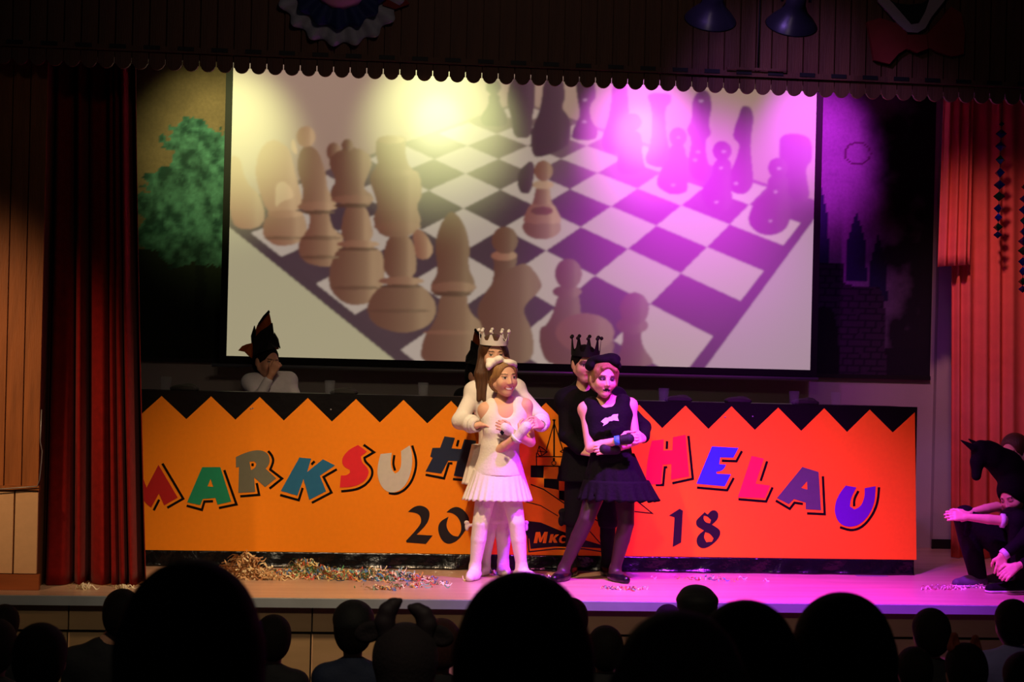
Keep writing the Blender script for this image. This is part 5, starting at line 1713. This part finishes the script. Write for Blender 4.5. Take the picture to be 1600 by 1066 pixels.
def cow(t, hc, ax, s, w_, vs):
    m = mat('cow_plush', '#1a1016', .9, .25, 20, .4, 80)
    q = lambda x, y: P(x, y, hc[1] - .02)
    hd = sdf_part('plush_hood', [ell(w_(0, -.015, .03), A(.1, .115, .1) * s, ax, .01), cap(w_(0, -.05, 0), w_(0, -.06, -.1), .09 * s, .08 * s, .03)], .007, m, t)
    for pts, rs in (([(604, 990), (601, 972), (606, 955), (615, 945), (625, 939)], (.035, .037, .033, .025, .011)), ([(664, 992), (667, 975), (662, 961), (652, 953), (641, 949)], (.035, .037, .032, .025, .012))):
        k = hc[1] / 6.2
        pr = [cap(q(*pts[i]), q(*pts[i + 1]), rs[i] * k, rs[i + 1] * k, .01) for i in range(4)]
        sdf_part('horn', pr, .005, mat('cow_horn', '#261a22', .7, .2), hd)
    for x, y, sg in ((577, 988, -1), (686, 994, 1)):
        e = q(x, y)
        sdf_part('cow_ear', [ell(e, (.052, .02, .036), frame((0, 1, 0), (sg * .35, 0, 1)), .01), ell(e + A(0, -.022, 0), (.038, .012, .024), frame((0, 1, 0), (sg * .35, 0, 1)), .008, -1)], .005, m, hd)


def ears(t, hc, ax, s, w_, vs):
    m = mat('plush_ear', '#7a3020', .9, .2, 20, .3, 80)
    for x, y in ((1491, 999), (1524, 1003)):
        e = P(x, y, hc[1])
        sdf_part('plush_ear', [cap(e + A(0, 0, -.03), e + A(0, 0, .012), .026, .014, .01), ell(e + A(0, -.02, -.005), (.012, .012, .025), None, .006, -1)], .005, m, t)


aud('dark haired spectator cut by the left frame edge, further one', 8, 944, 46, 7.6)
aud('dark haired spectator in the bottom left corner', -6, 966, 66, 6.4)
aud('round headed spectator low at the left below the wooden post', 65, 973, 82, 5.4)
aud('spectator leaning beside the velvet curtain, left of the big dark head', 192, 920, 58, 7.4, lean=-.09)
aud('huge blurred dark head of a near spectator, left of the beanie wearer', 302, 884, 222, 2.9, style='wide')
aud('boy spectator with visible ear right of the huge left head', 428, 960, 56, 7.2)
aud('spectator in dark knit hat and blue jacket left of the cow horns', 553, 941, 62, 7.0, top='blue_cloth', extra=beanie)
aud('spectator wearing a plush cow hood with horns and ears', 634, 978, 88, 5.6, extra=cow)
aud('fuzzy haired spectator between the cow hood and the big middle head', 690, 966, 62, 7.2, hair='red_hair')
aud('huge dark head of a near spectator in the middle below the dancers', 818, 902, 205, 3.0, style='wide', lean=.02)
aud('curly headed spectator peeking out right of the big middle head', 893, 934, 52, 7.6)
aud('small spectator right of the big middle head', 946, 977, 56, 6.8)
aud('spectator wearing a dark peaked cap under the digit 18', 1090, 922, 60, 7.4, extra=flatcap)
aud('small spectator just left of the peaked cap', 1044, 944, 44, 8.0)
aud('near spectator with reddish hair, left of the two right big heads', 1060, 962, 205, 2.6, hair='red_hair', style='wide')
aud('near spectator with broad dark head in the lower right centre', 1165, 944, 160, 3.5, style='wide', sw=1.1)
aud('large dark round head of a spectator below the letters A U', 1315, 932, 165, 3.9, style='long')
aud('bareheaded child spectator below the right end of the banner', 1454, 950, 60, 6.8)
aud('child spectator with reddish plush ears in the lower right', 1508, 1004, 66, 5.9, extra=ears)
aud('spectator in lavender shirt at the right frame edge', 1582, 936, 58, 6.6, top='lav_cloth')
aud('low dark spectator left of the plush ears', 1428, 1010, 56, 6.2)
aud('dark spectator in the bottom right corner', 1600, 1018, 70, 5.4)
